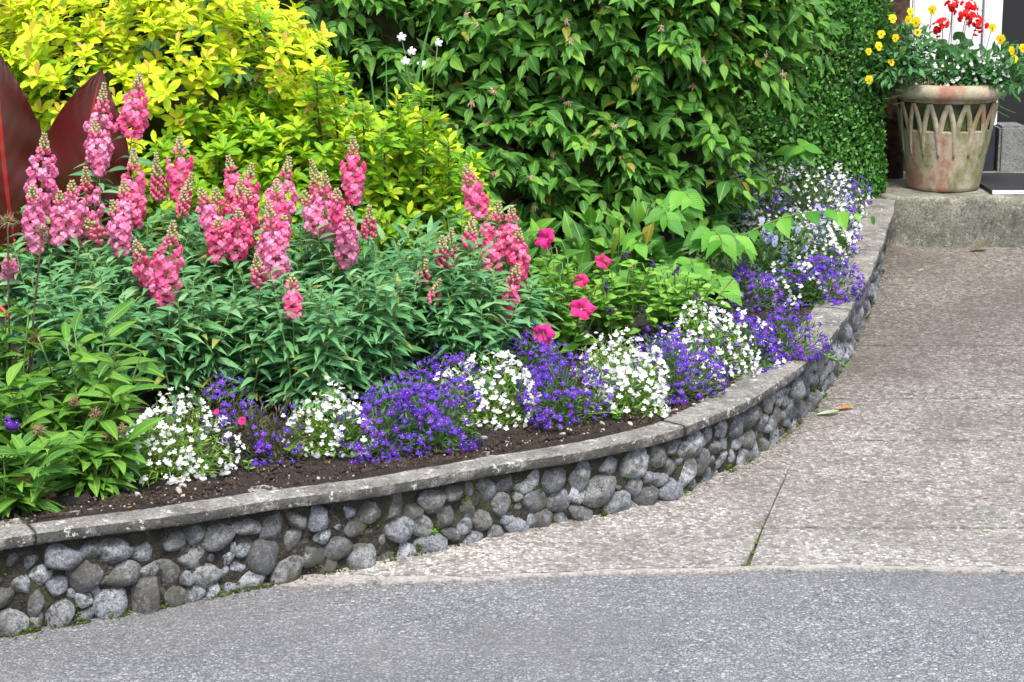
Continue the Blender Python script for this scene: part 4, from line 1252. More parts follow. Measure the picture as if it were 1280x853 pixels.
def shrub(name, label, base, lobes, tpl, mat, seed, nparts, group=None, pairs=4, step=.032, spent=0, core=.66, droop=.6):
    r = np.random.default_rng(seed)
    base = np.array([base[0], base[1], soil_z(*base)])
    o = tag(empty(name, base), label, 'shrub', group)
    Ps, ds = [], []
    br = MB(); co = MB()
    for (c, rx, ry, rz, n) in lobes:
        P, d, q = ell_surface(n, c, rx, ry, rz, r, .42, .20)
        Ps.append(P); ds.append(d)
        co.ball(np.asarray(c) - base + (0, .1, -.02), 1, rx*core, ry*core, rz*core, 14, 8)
        for k in range(9):
            e = np.asarray(c) + unit(np.array([r.normal(), -abs(r.normal())*.8, r.normal()*.6 + .3])) * (rx, ry, rz) * .9
            f = base + (r.normal()*.08, r.normal()*.08, -.02)
            br.tube(bez(f, (f + e)/2 + (0, .1, .15), e, 7) - base, np.linspace(.011, .0025, 7), 5)
    P = np.concatenate(Ps); d = np.concatenate(ds)
    T, D, N, S, lines = leafy_twigs(P, d, r, pairs, step, droop)
    for ln in lines[::2]:
        br.tube(np.array(ln) - base, .0018, 3, cap=False)
    br.build('branches', M_darkstem, o)
    co.build('shade_core', M_shadecore, o)
    leaves(o, base, tpl, frames(D, N), T, S, mat, nparts, score=-T[:, 1] + .3 * T[:, 2])
    if spent:
        idx = r.permutation(len(lines))[:spent * 3]
        idx = sorted(idx, key=lambda i: lines[i][-1][1])[:spent]
        for i in idx:
            p = lines[i][-1] - base + (0, -.02, .02)
            b = MB()
            for k in range(20):
                e = unit(r.normal(size=3) + (0, -.2, -.1)) * r.uniform(.006, .021)
                b.tube([p + e*.1, p + e * .6 + r.normal(size=3)*.002, p + e + (0, 0, -.004)], [.0006, .0015, .0005], 4, cap=False)
            b.build('spent_flower', P_spent, o)
    return o

shrub('dark_shrub', 'large dark green shrub with drooping pointed leaves and dried flower heads', (.32, 7.75),
      [((.02, 7.55, 1.0), .46, .42, .36, 210), ((.55, 7.55, 1.02), .40, .42, .36, 200), ((.30, 7.45, 1.30), .70, .42, .30, 250), ((.55, 7.45, 1.24), .32, .34, .26, 110), ((.88, 7.72, 1.14), .27, .36, .34, 140), ((-.10, 7.20, .66), .26, .26, .24, 60), ((.10, 7.60, .55), .40, .30, .30, 60), ((-.45, 7.6, 1.15), .34, .40, .34, 90), ((.80, 7.60, 1.38), .34, .34, .28, 80), ((.62, 8.0, 1.35), .55, .3, .4, 110), ((.55, 7.40, .62), .34, .24, .24, 90), ((.28, 7.30, .72), .28, .22, .24, 60)],
      T_dark, G_dark, 41, 300, spent=60, droop=.24)
shrub('background_shrub', 'leafy green shrub rising behind the golden shrub', (-.75, 8.1), [((-.62, 7.75, 1.15), .50, .40, .55, 150), ((-1.3, 8.1, 1.35), .6, .45, .6, 130), ((-2.2, 8.1, 1.2), .75, .5, .8, 130), ((.15, 8.15, 1.45), .65, .35, .42, 150)], T_dark, G_back, 42, 120)
shrub('understory_shrub', 'shaded green shrub in the hollow below the dark shrub', (.62, 8.0), [((.40, 7.95, .50), .42, .3, .28, 60), ((.8, 8.35, .52), .30, .2, .26, 40)], T_dark, G_dark, 43, 40)

# white flower on the background growth and one long blade
wf = np.array((-.31, 7.18, soil_z(-.31, 7.18)))
ro = tag(empty('white_flowered_plant', wf), 'thin stems with small white flowers above the lime green leaves', 'flower')
q = np.random.default_rng(77)
wfm = MB()
for a in (20, 95, 175, 245, 325): petal(wfm, R(a), .016, .011, .001, .55, 0, .9, 3)
wfme = wfm.mesh('blossom', [P_white])
for (x, z) in [(-.388, 1.175), (-.262, 1.15), (-.375, 1.09), (-.315, 1.085), (-.35, 1.13)]:
    p = np.array((x, 7.05 + .03*q.normal(), z)) - wf
    MB().tube(bez((0, 0, 0), (p[0]*.3, p[1]*.5, p[2]*.7), p, 6), .0016, 4).build('stem', M_stem, ro)
    Z = unit(np.array((q.normal()*.4, -1, .3))); X = unit(np.cross((0, 0, 1), Z)); U = np.cross(Z, X)
    link('blossom', wfme, ro, mat4(np.stack([X, U, Z], -1), p, 1.05))
bb = np.array((-.39, 6.98, soil_z(-.39, 6.98)))
bl = tag(empty('blade_plant', bb), 'tall narrow iris-like green blades behind the lime green shrub', 'plant')
def blade(a, c_, t_, W, par, base):
    c = bez(a, c_, t_, 13); V = []; U = []; F = []
    for i in range(13):
        h = W/2 * (1 - (i/12)**2.2) + .0006
        for u in (-1, 0, 1): V.append(c[i] + np.array([u*h, .1*abs(u)*W, 0]) - base); U.append((.5+.5*u, i/12))
    for i in range(12):
        for k in range(2): F.append((i*3+k, i*3+k+1, i*3+k+4, i*3+k+3))
    link('blade', mesh_np('blade', np.array(V), np.array(F), G_blade, np.array(U)), par)
blade((-.42, 6.98, .3), (-.39, 6.96, .85), (-.268, 6.94, 1.285), .026, bl, bb)
blade((-.43, 7.0, .3), (-.46, 6.98, .8), (-.50, 6.95, 1.15), .012, bl, bb)
blade((-.40, 7.0, .3), (-.50, 6.98, .9), (-.735, 7.0, 1.32), .014, bl, bb)
blade((-.40, 7.02, .3), (-.44, 6.98, .8), (-.435, 6.96, 1.13), .010, bl, bb)

# ------------------------------------------------------------------ clipped hedge
T_hedge = leaf_tpl(0.021, 0.0125, 2, 0.25, 0.1, 0.5, 0.7)
hb_ = np.array((.85, 8.95, soil_z(.85, 8.95)))
hedge = tag(empty('clipped_hedge', hb_), 'tall clipped hedge of tiny glossy dark leaves beside the doorstep', 'hedge')
r = np.random.default_rng(51)
def hedge_front(u, v):      # soft clipped surface
    return .035*np.sin(u*7 + v*3) + .03*np.sin(v*9 + u*4 + 1)
HX0, HX1, HY0, HZ1 = .25, 1.615, 8.56, 2.1
n = 38000
x = r.uniform(HX0, HX1, n); z = r.uniform(.34, HZ1, n)
xr = 1 - np.clip((x - (HX1 - .12)) / .12, 0, 1) ** 2
y = HY0 + hedge_front(x, z) + .10 * (1 - xr) + r.random(n) ** 1.5 * .10
A = np.stack([x, y, z], 1); An = np.tile((0, -1., .25), (n, 1)) + np.stack([.9*(1 - xr), 0*x, 0*x], 1)
n2 = 18000
y2 = r.uniform(HY0 + .04, 9.3, n2); z2 = r.uniform(.36, HZ1, n2)
x2 = HX1 + .01 + .6*hedge_front(y2, z2) - r.random(n2) ** 1.5 * .08 - .09 * np.clip((z2 - .95) / .5, 0, 1.4)
Bq = np.stack([x2, y2, z2], 1); Bn = np.tile((1., -.2, .25), (n2, 1))
A[:, 0] -= .09 * np.clip((A[:, 2] - .95) / .5, 0, 1.4) * np.clip((A[:, 0] - 1.2) / .4, 0, 1)
T = np.concatenate([A, Bq]); Nn = unit(np.concatenate([An, Bn]) + r.normal(size=(n + n2, 3)) * .55)
D = unit(np.cross(Nn, r.normal(size=Nn.shape)) + Nn * .35 + (0, 0, .25))
leaves(hedge, hb_, T_hedge, frames(D, Nn), T, r.uniform(.7, 1.25, len(T)), G_hedge, 0)
MB().box(np.array((HX0 - .05, HY0 + .09, .30)) - hb_, np.array((HX1 - .16, 9.25, HZ1 - .1)) - hb_).build('shade_core', M_shadecore, hedge, False)
bh = np.array((-1.6, 9.0, soil_z(-1.6, 9.0)))
bhe = tag(empty('rear_hedge', bh), 'dark hedge closing the bed behind the shrubs', 'hedge')
n = 7000
T = np.stack([r.uniform(-4.2, .3, n), 8.75 + r.random(n) * .15, r.uniform(.25, 2.3, n)], 1)
Nn = unit(np.array((0, -1, .3)) + r.normal(size=(n, 3)) * .5); D = unit(np.cross(Nn, r.normal(size=Nn.shape)) + (0, -.2, -.2))
leaves(bhe, bh, leaf_tpl(.075, .04, 3, .25, .2, .45, .9), frames(D, Nn), T, r.uniform(.7, 1.2, n), G_back, 0)
MB().box(np.array((-4.2, 8.92, .2)) - bh, np.array((.29, 9.25, 2.25)) - bh).build('shade_core', M_shadecore, bhe, False)

# ------------------------------------------------------------------ bright green shrub with heart-shaped leaves, arching branches
T_ker = leaf_tpl(0.108, 0.068, 7, 0.22, 0.28, 0.34, 1.2, 0.006, .0)
kb = np.array((.62, 7.0, soil_z(.62, 7.0)))
ker = tag(empty('bright_shrub', kb), 'young bright green shrub with heart-shaped leaves, one branch reaching over the coping', 'shrub')
r = np.random.default_rng(61)
KS = (.62, 7.0, .3)
BR = [(KS, (.50, 6.8, .70), (.52, 6.58, .60), 11), (KS, (.66, 6.7, .66), (.70, 6.48, .53), 13),
      (KS, (.60, 6.7, .52), (.60, 6.45, .45), 12), (KS, (.44, 6.8, .60), (.42, 6.62, .52), 11), (KS, (.90, 6.9, .66), (1.235, 6.82, .575), 15), (KS, (.72, 6.8, .60), (.78, 6.62, .50), 11),
      (KS, (.56, 6.7, .50), (.50, 6.4, .42), 11), (KS, (.68, 6.7, .45), (.68, 6.38, .42), 11), (KS, (.55, 6.85, .75), (.60, 6.68, .66), 10), (KS, (.36, 6.85, .50), (.36, 6.55, .42), 10)]
br = MB(); T, D, N, S = [], [], [], []
for j, (a, c_, t_, nl) in enumerate(BR):
    c = bez(a, c_, t_, 14)
    br.tube(c - kb, np.linspace(.005, .0016, 14), 5)
    for k in range(nl):
        t = (.40 if j != 4 else .35); t = t + (1 - t) * (k + .7) / nl
        p = c[min(13, int(t * 13.4))]; ax = unit(c[min(13, int(t*13)+1)] - c[max(0, int(t*13)-1)])
        sd = unit(np.cross(ax, (0, 0, 1))) * (1 if k % 2 else -1)
        D.append(unit(sd * .8 + ax * .6 + (0, -.15, -.55) + r.normal(size=3)*.2)); T.append(p); N.append(unit(np.array((0, -.6, .9)) + r.normal(size=3)*.22)); S.append(r.uniform(.7, 1.15) * (1 if t < .9 else .7) * (.72 if j == 4 else 1))
br.build('branches', M_stem, ker)
T = np.array(T)
leaves(ker, kb, T_ker, frames(np.array(D), np.array(N)), T, np.array(S), G_kerria, len(T))
for (rx_, ry_, tipp, lab) in [(.80, 7.60, (.715, 7.20, .805), 'bright green sprig of broad leaves poking out of the dark shrub'), (1.02, 7.75, (1.11, 7.58, .72), 'short bright green sprig rising above the mixed lobelia')]:
    sb = np.array((rx_, ry_, soil_z(rx_, ry_))); so_ = tag(empty('sapling', sb), lab, 'plant')
    c = bez(sb - (0, 0, .01), np.array(tipp)*.5 + sb*.5 + (0, .12, .22), tipp, 12)
    MB().tube(c - sb, np.linspace(.004, .0015, 12), 5).build('stem', M_stem, so_)
    T, D, N, S = [], [], [], []
    for k in range(7):
        p = c[11 - k // 2]; a = k * 2.4 + .5
        D.append((math.cos(a), math.sin(a)*.6 - .3, -.35 + .25*r.normal())); T.append(p); N.append((.1*r.normal(), -.6, .9)); S.append(r.uniform(.6, .95))
    leaves(so_, sb, T_ker, frames(np.array(D), np.array(N)), np.array(T), np.array(S), G_kerria, 7)

# ------------------------------------------------------------------ petunias
T_pet = leaf_tpl(0.058, 0.030, 5, 0.2, 0.22, 0.5, 0.75)
def petunia_flower():
    b = MB()
    n = 25
    V = [(0, 0, -.012)]; prof = [(.003, -.010), (.007, -.003), (.021, .005), (.032, .001)]
    for (q, z) in prof:
        for k in range(n):
            a = 2*math.pi*k/n
            f = 1 + (.13*math.cos(5*a) + .05*math.sin(11*a + 2) if q > .02 else 0)
            V.append((q*f*math.cos(a), q*f*math.sin(a), z + (.005*math.sin(10*a + 1) + .006*math.sin(3*a+2) if q > .02 else 0)))
    F = [(0, 1 + k, 1 + (k+1) % n) for k in range(n)]; M_ = [1]*n
    for i in range(3):
        for k in range(n):
            F.append((1+i*n+k, 1+(i+1)*n+k, 1+(i+1)*n+(k+1) % n, 1+i*n+(k+1) % n)); M_.append(0)
    b.add(V, F); b.m = M_
    return b.mesh('blossom', [P_hot, P_cream])
PETF = petunia_flower()
def petunia(x, y, label, seed, hgt, spread, flowers, wilted=(), nst=14, mat=G_pet):
    q = np.random.default_rng(seed)
    base = np.array([x, y, soil_z(x, y)])
    o = tag(empty('petunia', base), label, 'flower', 'petunias beside the snapdragons')
    st = MB(); T, D, N, S = [], [], [], []
    def grow(e, nl):
        c = bez((e[0]*.2, e[1]*.2, -.01), (e[0]*.6, e[1]*.6, e[2]*.65), e, 8)
        st.tube(c, np.linspace(.0032, .0018, 8), 5)
        for k in range(nl):
            t = .2 + .8*(k + .5)/nl; p = c[min(7, int(t*7.5))]; a = k*2.4 + q.uniform(-.3, .3)
            D.append((math.cos(a), math.sin(a), q.uniform(.0, .6))); T.append(p + base); N.append((q.normal()*.3, q.normal()*.3 - .25, 1)); S.append(q.uniform(.6, 1.1)*(1 if t < .8 else .7))
    for k in range(nst):
        a = q.uniform(0, 6.28); u = spread*math.sqrt(q.random())
        grow(np.array([math.cos(a)*u, math.sin(a)*u*.8, hgt*q.uniform(.55, 1.05)]), 13)
    for (fx, fy, fz, s, yaw) in flowers:
        p = np.array((fx, fy, fz)) - base
        grow(p, 6)
        Z = unit(np.array((math.sin(yaw), -math.cos(yaw), .35))); X = unit(np.cross((0, 0, 1), Z)); U = np.cross(Z, X)
        link('blossom', PETF, o, mat4(np.stack([X, U, Z], -1) @ np.diag([1, .85, 1]), p + Z*.019*s, s))
    for (fx, fy, fz) in wilted:
        p = np.array((fx, fy, fz)) - base
        grow(p, 4)
        b = MB()
        for k in range(5):
            e = unit(q.normal(size=3) + (0, -.3, -.5)) * .022
            b.tube([p, p + e*.5 + q.normal(size=3)*.003, p + e], [.002, .005, .001], 5, cap=False)
        b.build('wilted_blossom', P_wilt, o)
    st.build('stems', M_stem, o)
    T = np.array(T)
    leaves(o, base, T_pet, frames(np.array(D), np.array(N)), T, np.array(S), mat, 170, score=-T[:, 1] + T[:, 2])
petunia(.175, 6.0, 'petunia with hot pink flowers and upright light green shoots', 160, .32, .14, [(.206, 5.86, .447, 1.15, .15), (.095, 5.70, .404, 1.08, -.2), (.114, 6.0, .635, 1.12, -.7)], (), 20)
petunia(.31, 6.12, 'petunia with faded pink flowers between hot pink one and dark wilted one', 161, .27, .16, [(.268, 6.0, .565, .85, .6), (.214, 5.97, .512, .75, -.3)], [(.285, 5.95, .50), (.30, 5.93, .44)], 24)
petunia(.52, 6.16, 'bushy light green petunia with dark wilted blossoms', 162, .25, .18, [], [(.40, 6.0, .42), (.57, 5.98, .47), (.50, 6.05, .53), (.43, 6.08, .55), (.60, 5.98, .44), (.35, 6.1, .57)], 32)

# lilac violas under the arching branch
def viola_flower(mat, face):
    b = MB()
    for a, L, W in ((-90, .0165, .0185), (172, .0145, .0145), (8, .0145, .0145), (120, .016, .015), (60, .016, .015)):
        petal(b, R(a), L, W, .0, .10, 0, .15, 2)
    b.ball((0, -.002, .002), .0026, sx=1, sy=1.1, sz=.5, nu=6, nv=3, mi=1)
    return b.mesh('blossom', [mat, face])
VL = viola_flower(P_lilac, P_wilt); VY = viola_flower(P_yellow, P_brown)
vb = np.array((.98, 7.12, soil_z(.98, 7.12)))
vo = tag(empty('lilac_viola', vb), 'pale lilac violas growing beneath the arching green branch', 'flower')
q = np.random.default_rng(88)
n = 900
d = on_surf(n, q); P = vb + d*(.17, .15, .16)*(q.random((n, 1))**.4) + (0, 0, .03)
leaves(vo, vb, leaf_tpl(.028, .012, 3, .2, .2), frames(unit(d + q.normal(size=d.shape)*.6), unit(q.normal(size=d.shape)*.5 + (0, -.3, 1))), P, q.uniform(.7, 1.3, n), G_lob, 0)
for k in range(18):
    p = np.array((q.uniform(-.14, .10), q.uniform(-.15, -.06), q.uniform(.07, .23)))
    Z = unit(np.array((q.normal()*.4, -1, .25))); X = unit(np.cross((0, 0, 1), Z)); U = np.cross(Z, X)
    link('blossom', VL, vo, mat4(np.stack([X, U, Z], -1), p, q.uniform(.75, 1.05)))

# grey-green feathery plant and low filler between back plants
def filler(x, y, rad, h, label, seed, mat, tpl, n, name='leafy_plant'):
    q = np.random.default_rng(seed)
    base = np.array([x, y, soil_z(x, y)])
    o = tag(empty(name, base), label, 'plant')
    d = on_surf(n, q); P = base + d*(rad, rad*.9, h)*(q.random((n, 1))**.45); P[:, 2] = np.maximum(P[:, 2], base[2] + .01)
    leaves(o, base, tpl, frames(unit(d*.7 + q.normal(size=d.shape)*.5 + (0, 0, .2)), unit(q.normal(size=d.shape)*.4 + (0, -.35, 1))), P, q.uniform(.7, 1.2, n), mat, 60)
    sm = MB()
    for dd_ in on_surf(14, q): sm.tube([(0, 0, -.01), dd_*(rad, rad, h)*.5 + (0, 0, .03), np.maximum(dd_*(rad, rad, h)*.9, (-9, -9, .02))], [.003, .002, .0012], 4, cap=False)
    sm.build('stems', M_stem, o)
filler(.85, 7.95, .20, .26, 'grey-green feathery plant in the shade behind the mixed lobelia', 171, G_snap, leaf_tpl(.05, .008, 3, .3, .4), 700)
filler(.78, 6.95, .20, .18, 'low fine green ground plant under the bright shrub', 172, G_lob, leaf_tpl(.035, .009, 3, .3, .3), 900)
filler(-.02, 6.5, .26, .26, 'dark leafy plant in the shade behind the stacked pink snapdragon', 173, G_dark, T_dark, 260)
filler(.36, 6.75, .26, .26, 'low dark leafy plant in the hollow behind the petunias', 174, G_dark, T_dark, 240)
filler(-.35, 6.15, .24, .30, 'leafy green plant filling the gap below the lime green lobe', 175, G_snap, T_snap, 420)
filler(-.75, 6.08, .26, .36, 'leafy green plant hidden behind the crowded pink spikes', 176, G_snap, T_snap, 420)
filler(.02, 5.98, .16, .22, 'round-leaved green plant behind the stacked pink snapdragon', 177, G_kerria, T_pet, 260)

# weed creeping over the coping, seedlings in the soil
def sprig(x, y, z, label, seed, n=7, L=.02, mat=G_pet, dirv=(0, 0, 1), ln=.03):
    q = np.random.default_rng(seed)
    base = np.array([x, y, z]); o = tag(empty('weed', base), label, 'weed')
    dv = np.asarray(dirv, float) * ln
    c = bez((0, 0, 0), dv*.5 + (0, 0, .01), dv, 6)
    MB().tube(c, [.0016]*6, 4).build('stem', M_stem, o)
    me = mesh_np('leaf', *[leaf_tpl(L, L*.6, 4, .2, .2, .5, .7)[i] for i in (0, 1)], mat, leaf_tpl(L, L*.6, 4, .2, .2, .5, .7)[2])
    for k in range(n):
        p = c[min(5, 1 + int(5*k/n))]; a = k*2.4
        Rm = frames(np.array([[math.cos(a), math.sin(a), .5]]), np.array([[0, -.3, 1.]]))[0]
        link('leaf', me, o, mat4(Rm, p, q.uniform(.6, 1.2)))
sprig(.955, 6.02, .275, 'thin green weed trailing from the purple lobelia over the coping', 181, 12, .016, G_kerria, (.75, -.35, -.35), .10)
sprig(-.56, 4.99, soil_z(-.56, 4.99), 'green seedling with round leaves by the small white lobelia', 182, 8, .032, G_pet, (0, 0, 1), .03)
sprig(-.665, 4.86, soil_z(-.665, 4.86), 'tiny bright seedling in bare earth close behind the coping', 183, 6, .016, G_pet)
sprig(.29, 5.33, soil_z(.29, 5.33), 'small flat green seedling at the foot of the densest white lobelia', 184, 7, .02, G_pet)
sprig(.31, 5.215, .11, 'small fern-like weed growing from a gap between cobbles', 185, 6, .014, G_kerria, (.1, -.6, .5), .02)
sprig(-.20, 4.86, .07, 'tiny weed in the mortar low on the cobble face', 186, 6, .012, G_kerria, (.1, -.6, .5), .015)

# red petals fallen on the bronze lobelias
pm_ = MB(); petal(pm_, 0, .022, .022, 0, .3, 0, .5, 3); pm_.ball((.006, .002, .003), .006, sz=.5)
pmm = pm_.mesh('fallen_petal', [P_hot])
for (x, y, z, lab) in [(-.69, 4.98, .345, 'crumpled red petal caught on the straggly bronze lobelia'), (-.775, 5.10, .335, 'small coral petal lying above the first white lobelia')]:
    link('fallen_petal', pmm, None, mat4(frames(np.array([[1, -.3, .1]]), np.array([[0, -.6, 1.]]))[0], (x, y, z), 1.1 if x > -.7 else .8))
    tag(bpy.context.scene.objects[-1] if False else COL.objects[-1], lab, 'petal')

# fallen leaves on the drive
def fallen(x, y, z, s, ang, col, label, curl=.15):
    m = leaf_mat('fallen_' + label.split()[0], [col, tuple(c*.8 for c in col)], .6, .15, (1.2, .4), False)
    V, F, U = leaf_tpl(.085, .034, 6, .35, -curl, .5, .8)
    o = link('fallen_leaf', mesh_np('fallen_leaf', V, F, m, U), None, mat4(frames(np.array([[math.cos(ang), math.sin(ang), SL*math.sin(ang)]]), np.array([[0, -SL, 1.]]))[0], (x, y, z), s))
    tag(o, label, 'leaf')
fallen(.955, 6.07, gz(6.07) + .009, .85, .1, (.46, .54, .38), 'pale grey-green fallen leaf on the drive by the wall foot')
fallen(1.025, 6.125, gz(6.12) + .009, .75, .25, (.55, .28, .06), 'orange-brown fallen leaf on the drive beside the pale one')
fallen(1.95, 8.42, gz(8.42) + .007, 1.15, .1, (.17, .14, .06), 'curled brown fallen leaf at the foot of the doorstep', .5)
fallen(1.66, 8.05, gz(8.05) + .006, .35, .4, (.5, .46, .38), 'small bleached fallen leaf on the upper drive')
fallen(1.72, 8.22, gz(8.22) + .006, .35, -.3, (.42, .30, .16), 'small tan fallen leaf below the doorstep corner')
fallen(-.905, 4.50, soil_z(-.905, 4.62) + .012, .16, .3, (.7, .30, .03), 'tiny orange leaf on the earth below the first white lobelia')

fq = np.random.default_rng(303)
bm_ = leaf_mat('dry_leaf_bit', [(.34, .24, .12), (.45, .38, .26), (.22, .19, .08)], .7, .1, None, False)
V, F, U = leaf_tpl(.022, .011, 4, .4, -.3, .5, .8)
bit = mesh_np('dry_leaf', V, F, bm_, U)
for (x, y) in [(1.13, 6.42), (1.22, 6.55), (1.04, 6.28), (1.10, 6.62), (1.40, 7.35), (1.52, 7.62), (1.60, 7.95), (1.75, 8.30), (1.68, 8.36), (.95, 5.80), (1.02, 5.62), (.42, 5.14), (-.10, 4.87), (1.95, 8.12), (1.3, 5.3), (.75, 4.60), (-.4, 4.62), (.9, 4.35)]:
    a = fq.uniform(0, 6.28)
    o = link('dry_leaf', bit, None, mat4(frames(np.array([[math.cos(a), math.sin(a), 0]]), np.array([[0, -SL, 1.]]))[0], (x, y, gz(y) + .0065), fq.uniform(.5, 1.1)))
    tag(o, 'tiny dry leaf bit lying on the paving or road', 'leaf', 'dry leaf bits on the ground')

# ------------------------------------------------------------------ terracotta pot with violas, geranium and small white flowers
PB = np.array((1.905, 8.78, .3975))
pot = tag(empty('plant_pot', PB), 'large weathered terracotta pot with interlaced arch relief on the doorstep', 'pot')
b = MB()
b.lathe([(.0, .0), (.146, .0), (.155, .006), (.158, .02), (.196, .25), (.199, .262), (.2, .266), (.188, .27), (.206, .388), (.222, .395), (.222, .412), (.205, .412), (.20, .36), (.0, .36)], 48)
b.build('body', M_terra, pot)
b = MB()
b.lathe([(.222, .405), (.246, .408), (.256, .423), (.2565, .445), (.249, .462), (.232, .470), (.215, .462), (.208, .45), (.208, .40)], 48)
b.build('rim', terracotta_mat('terracotta_rim', 0.25), pot)
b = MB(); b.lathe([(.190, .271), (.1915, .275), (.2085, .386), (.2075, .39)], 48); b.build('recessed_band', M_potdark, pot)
def pr_(z): return np.interp(z, [.0, .02, .25, .266, .39], [.155, .158, .196, .2, .2205])
for k in range(17):
    a0 = 2*math.pi*k/17 + .1
    for sg in (-1, 1):
        V = []; F = []; N_ = 12
        for i in range(N_ + 1):
            t = i/N_; z = .388 - .235*t
            a = a0 + sg*(.185*(1 - (1 - t)**2.3)) * 1.0
            wd = .025 if t < .75 else .025*(1 - (t - .75)*2.2)
            for (u, o_) in ((-1, -.004), (-.6, .0035), (.6, .0035), (1, -.004)):
                rr = pr_(z) + o_; aa = a + u*wd/2/rr
                V.append((rr*math.cos(aa), rr*math.sin(aa), z))
        for i in range(N_):
            for j in range(3): F.append((i*4+j, i*4+j+1, i*4+j+5, i*4+j+4))
        F.append((N_*4, N_*4+1, N_*4+2, N_*4+3))
        MB().add(V, F).build('relief_band', M_terra, pot)
b = MB(); b.lathe([(.0, .435), (.1, .437), (.207, .43)], 24); b.build('potting_soil', M_soil, pot)

def pot_foliage(o, base, c, rx, ry, rz, n, tpl, mat, seed, np_=60):
    q = np.random.default_rng(seed)
    d = on_surf(n, q); P = np.asarray(c) + d*(rx, ry, rz)*(q.random((n, 1))**.5)
    leaves(o, base, tpl, frames(unit(d*.6 + q.normal(size=d.shape)*.6), unit(q.normal(size=d.shape)*.45 + (0, -.35, 1))), P, q.uniform(.7, 1.2, n), mat, np_)
def look(p, q, up=.2):
    Z = unit(np.array((q.normal()*.35, -1, up + q.normal()*.2))); X = unit(np.cross((0, 0, 1), Z)); return np.stack([X, np.cross(Z, X), Z], -1)
T_vio = leaf_tpl(.048, .017, 4, .2, .25, .5, .8)
VIO = [[(1.617, 8.55, 1.149), (1.69, 8.55, 1.179), (1.678, 8.55, 1.146), (1.715, 8.55, 1.136), (1.724, 8.55, 1.092), (1.781, 8.55, 1.186), (1.63, 8.55, 1.068), (1.67, 8.55, 1.015)],
       [(1.575, 8.55, 1.082), (1.557, 8.55, 1.035), (1.614, 8.55, 0.967), (1.522, 8.55, 0.893), (1.517, 8.55, 1.011)],
       [(2.038, 8.55, 1.112), (2.078, 8.55, 1.062), (2.128, 8.55, 1.015), (2.147, 8.55, 0.978), (2.168, 8.55, 1.028), (2.22, 8.56, 1.0), (2.25, 8.6, .95)]]
VLAB = ['yellow violas rising from the pot beside the red geranium', 'yellow violas leaning out of the pot towards the hedge', 'yellow violas leaning out of the pot towards the dark door']
VC = [((1.71, 8.66, .93), .12, .12, .20), ((1.61, 8.66, .90), .12, .12, .16), ((2.11, 8.66, .87), .16, .13, .17)]
for j in range(3):
    q = np.random.default_rng(200 + j)
    base = np.array((1.78 if j < 2 else 2.03, 8.70, .83)); base[0] -= .06*j*(j < 2)
    o = tag(empty('yellow_viola', base), VLAB[j], 'flower', 'yellow violas in the pot')
    c, rx, ry, rz = VC[j]
    pot_foliage(o, base, np.asarray(c) - 0*base, rx, ry, rz, 420, T_vio, G_ger, 210 + j)
    stm = MB()
    for p in VIO[j]:
        p = np.array(p) + (0, .06*q.random(), 0) - base
        stm.tube(bez((q.normal()*.03, q.normal()*.02, 0), (p[0]*.5, p[1]*.5, p[2]*.75), p + (0, .006, -.004), 7), .0016, 4)
        link('blossom', VY, o, mat4(look(p, q), p, q.uniform(1.0, 1.5)))
    for k in range(14):
        e = (np.asarray(c) - base) + unit(q.normal(size=3) + (0, -.3, .3))*(rx, ry, rz)*.9
        stm.tube(bez((q.normal()*.02, q.normal()*.02, 0), e*(.5, .5, .8), e, 6), .0017, 4, cap=False)
    stm.build('stems', M_stem, o)
# geranium
base = np.array((1.90, 8.76, .83))
o = tag(empty('red_geranium', base), 'red geranium with round leaves in the middle of the pot', 'flower')
q = np.random.default_rng(220)
def round_leaf():
    n = 14; V = [(0, .006, 0)]; U = [(.5, 0)]
    for ring, z in ((.5, .002), (1.0, .006)):
        for k in range(n):
            a = -math.pi/2 + .35 + (2*math.pi - .7)*k/(n - 1)
            f = ring*.026*(1 + .07*math.cos(5*a)); V.append((f*math.cos(a), .026 + f*math.sin(a)*.95 - .004, z + .002*math.cos(5*a)*ring)); U.append((.5 + .5*ring*math.cos(a), .5 + .5*ring*math.sin(a)))
    F = []
    for k in range(n - 1):
        F.append((0, 1 + k, 2 + k, 2 + k)); F.append((1+k, 1+n+k, 2+n+k, 2+k))
    return np.array(V), F, np.array(U)
V, F, U = round_leaf()
F = [tuple(dict.fromkeys(f)) for f in F]
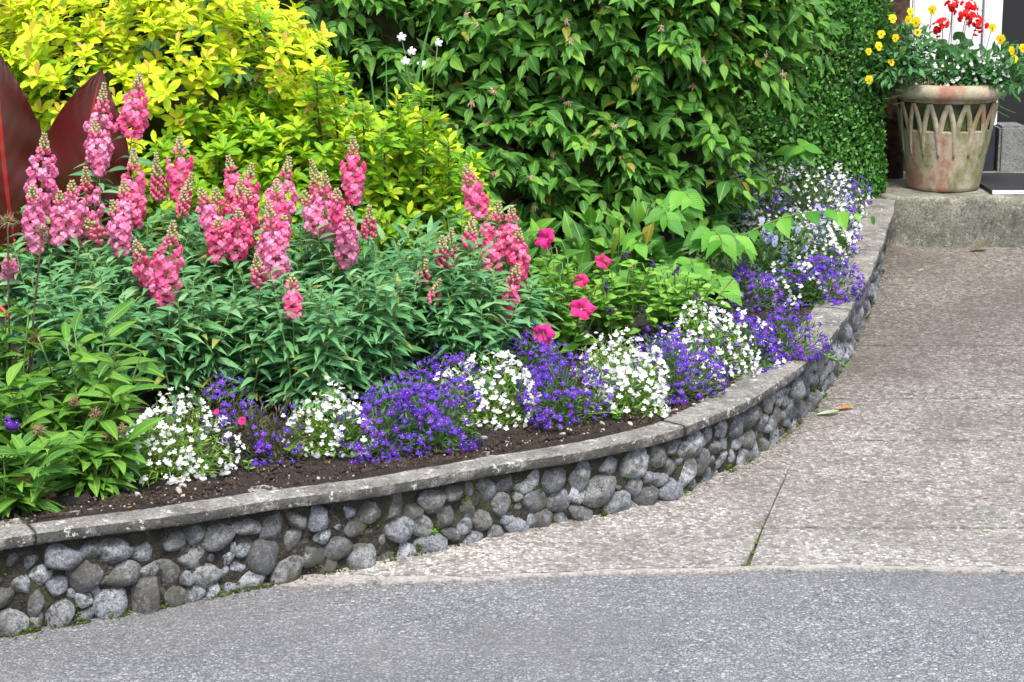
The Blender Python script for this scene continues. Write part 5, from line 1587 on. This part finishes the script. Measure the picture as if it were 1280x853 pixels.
gl = mesh_np('leaf', V, F, G_ger, U)
gs = MB()
for k in range(85):
    d = unit(np.array((q.normal(), q.normal() - .4, abs(q.normal())*.9 - .05)))
    p = np.array((.02, -.03, .05)) + d*(.16, .14, .17)*q.uniform(.5, 1.0)
    Rm = frames(unit(np.array([d*.6 + q.normal(size=3)*.35])), unit(np.array([[q.normal()*.35, -.55 + q.normal()*.3, .9]])))[0]
    link('leaf', gl, o, mat4(Rm, p, q.uniform(.8, 1.35)))
    gs.tube(bez((0, 0, 0), p*(.5, .5, .7), p, 5), .0017, 4, cap=False)
gf = MB()
for a in range(5): petal(gf, R(72*a + 18), .0165, .0145, .000, .25, 0, .35, 2)
gfm = gf.mesh('blossom', [P_red])
for (hx, hy, hz, nn_, rr) in [(1.957, 8.66, 1.195, 16, .024), (1.943, 8.66, 1.150, 20, .030), (1.993, 8.66, 1.125, 20, .030), (1.886, 8.67, 1.196, 12, .020), (1.822, 8.66, 1.097, 12, .021), (1.845, 8.66, 1.122, 10, .018)]:
    p = np.array((hx, hy, hz)) - base
    gs.tube(bez((q.normal()*.02, 0, 0), (p[0]*.8, p[1]*.6, p[2]*.6), p, 7), .0022, 5)
    for k in range(nn_):
        d = unit(q.normal(size=3) + (0, -.6, .3)); X = unit(np.cross((.1, 0, 1), d)); U_ = np.cross(d, X)
        link('blossom', gfm, o, mat4(np.stack([X, U_, d], -1), p + d*rr*q.uniform(.4, 1.9), q.uniform(.6, 1.0)))
gs.build('stems', M_stem, o)
# small white flowers
base = np.array((1.93, 8.66, .83))
o = tag(empty('white_bedding_plant', base), 'tiny white flowers trailing among leaves along the pot rim', 'flower')
q = np.random.default_rng(230)
pot_foliage(o, base, (1.93, 8.66, .87), .20, .09, .10, 600, leaf_tpl(.03, .012, 3, .2, .2), G_ger, 231, 40)
for k in range(46):
    p = np.array((q.uniform(-.16, .19), q.uniform(-.10, -.04), q.uniform(.03, .17)))
    link('blossom', LOBF['w'], o, mat4(look(p, q), p, q.uniform(.9, 1.3)))
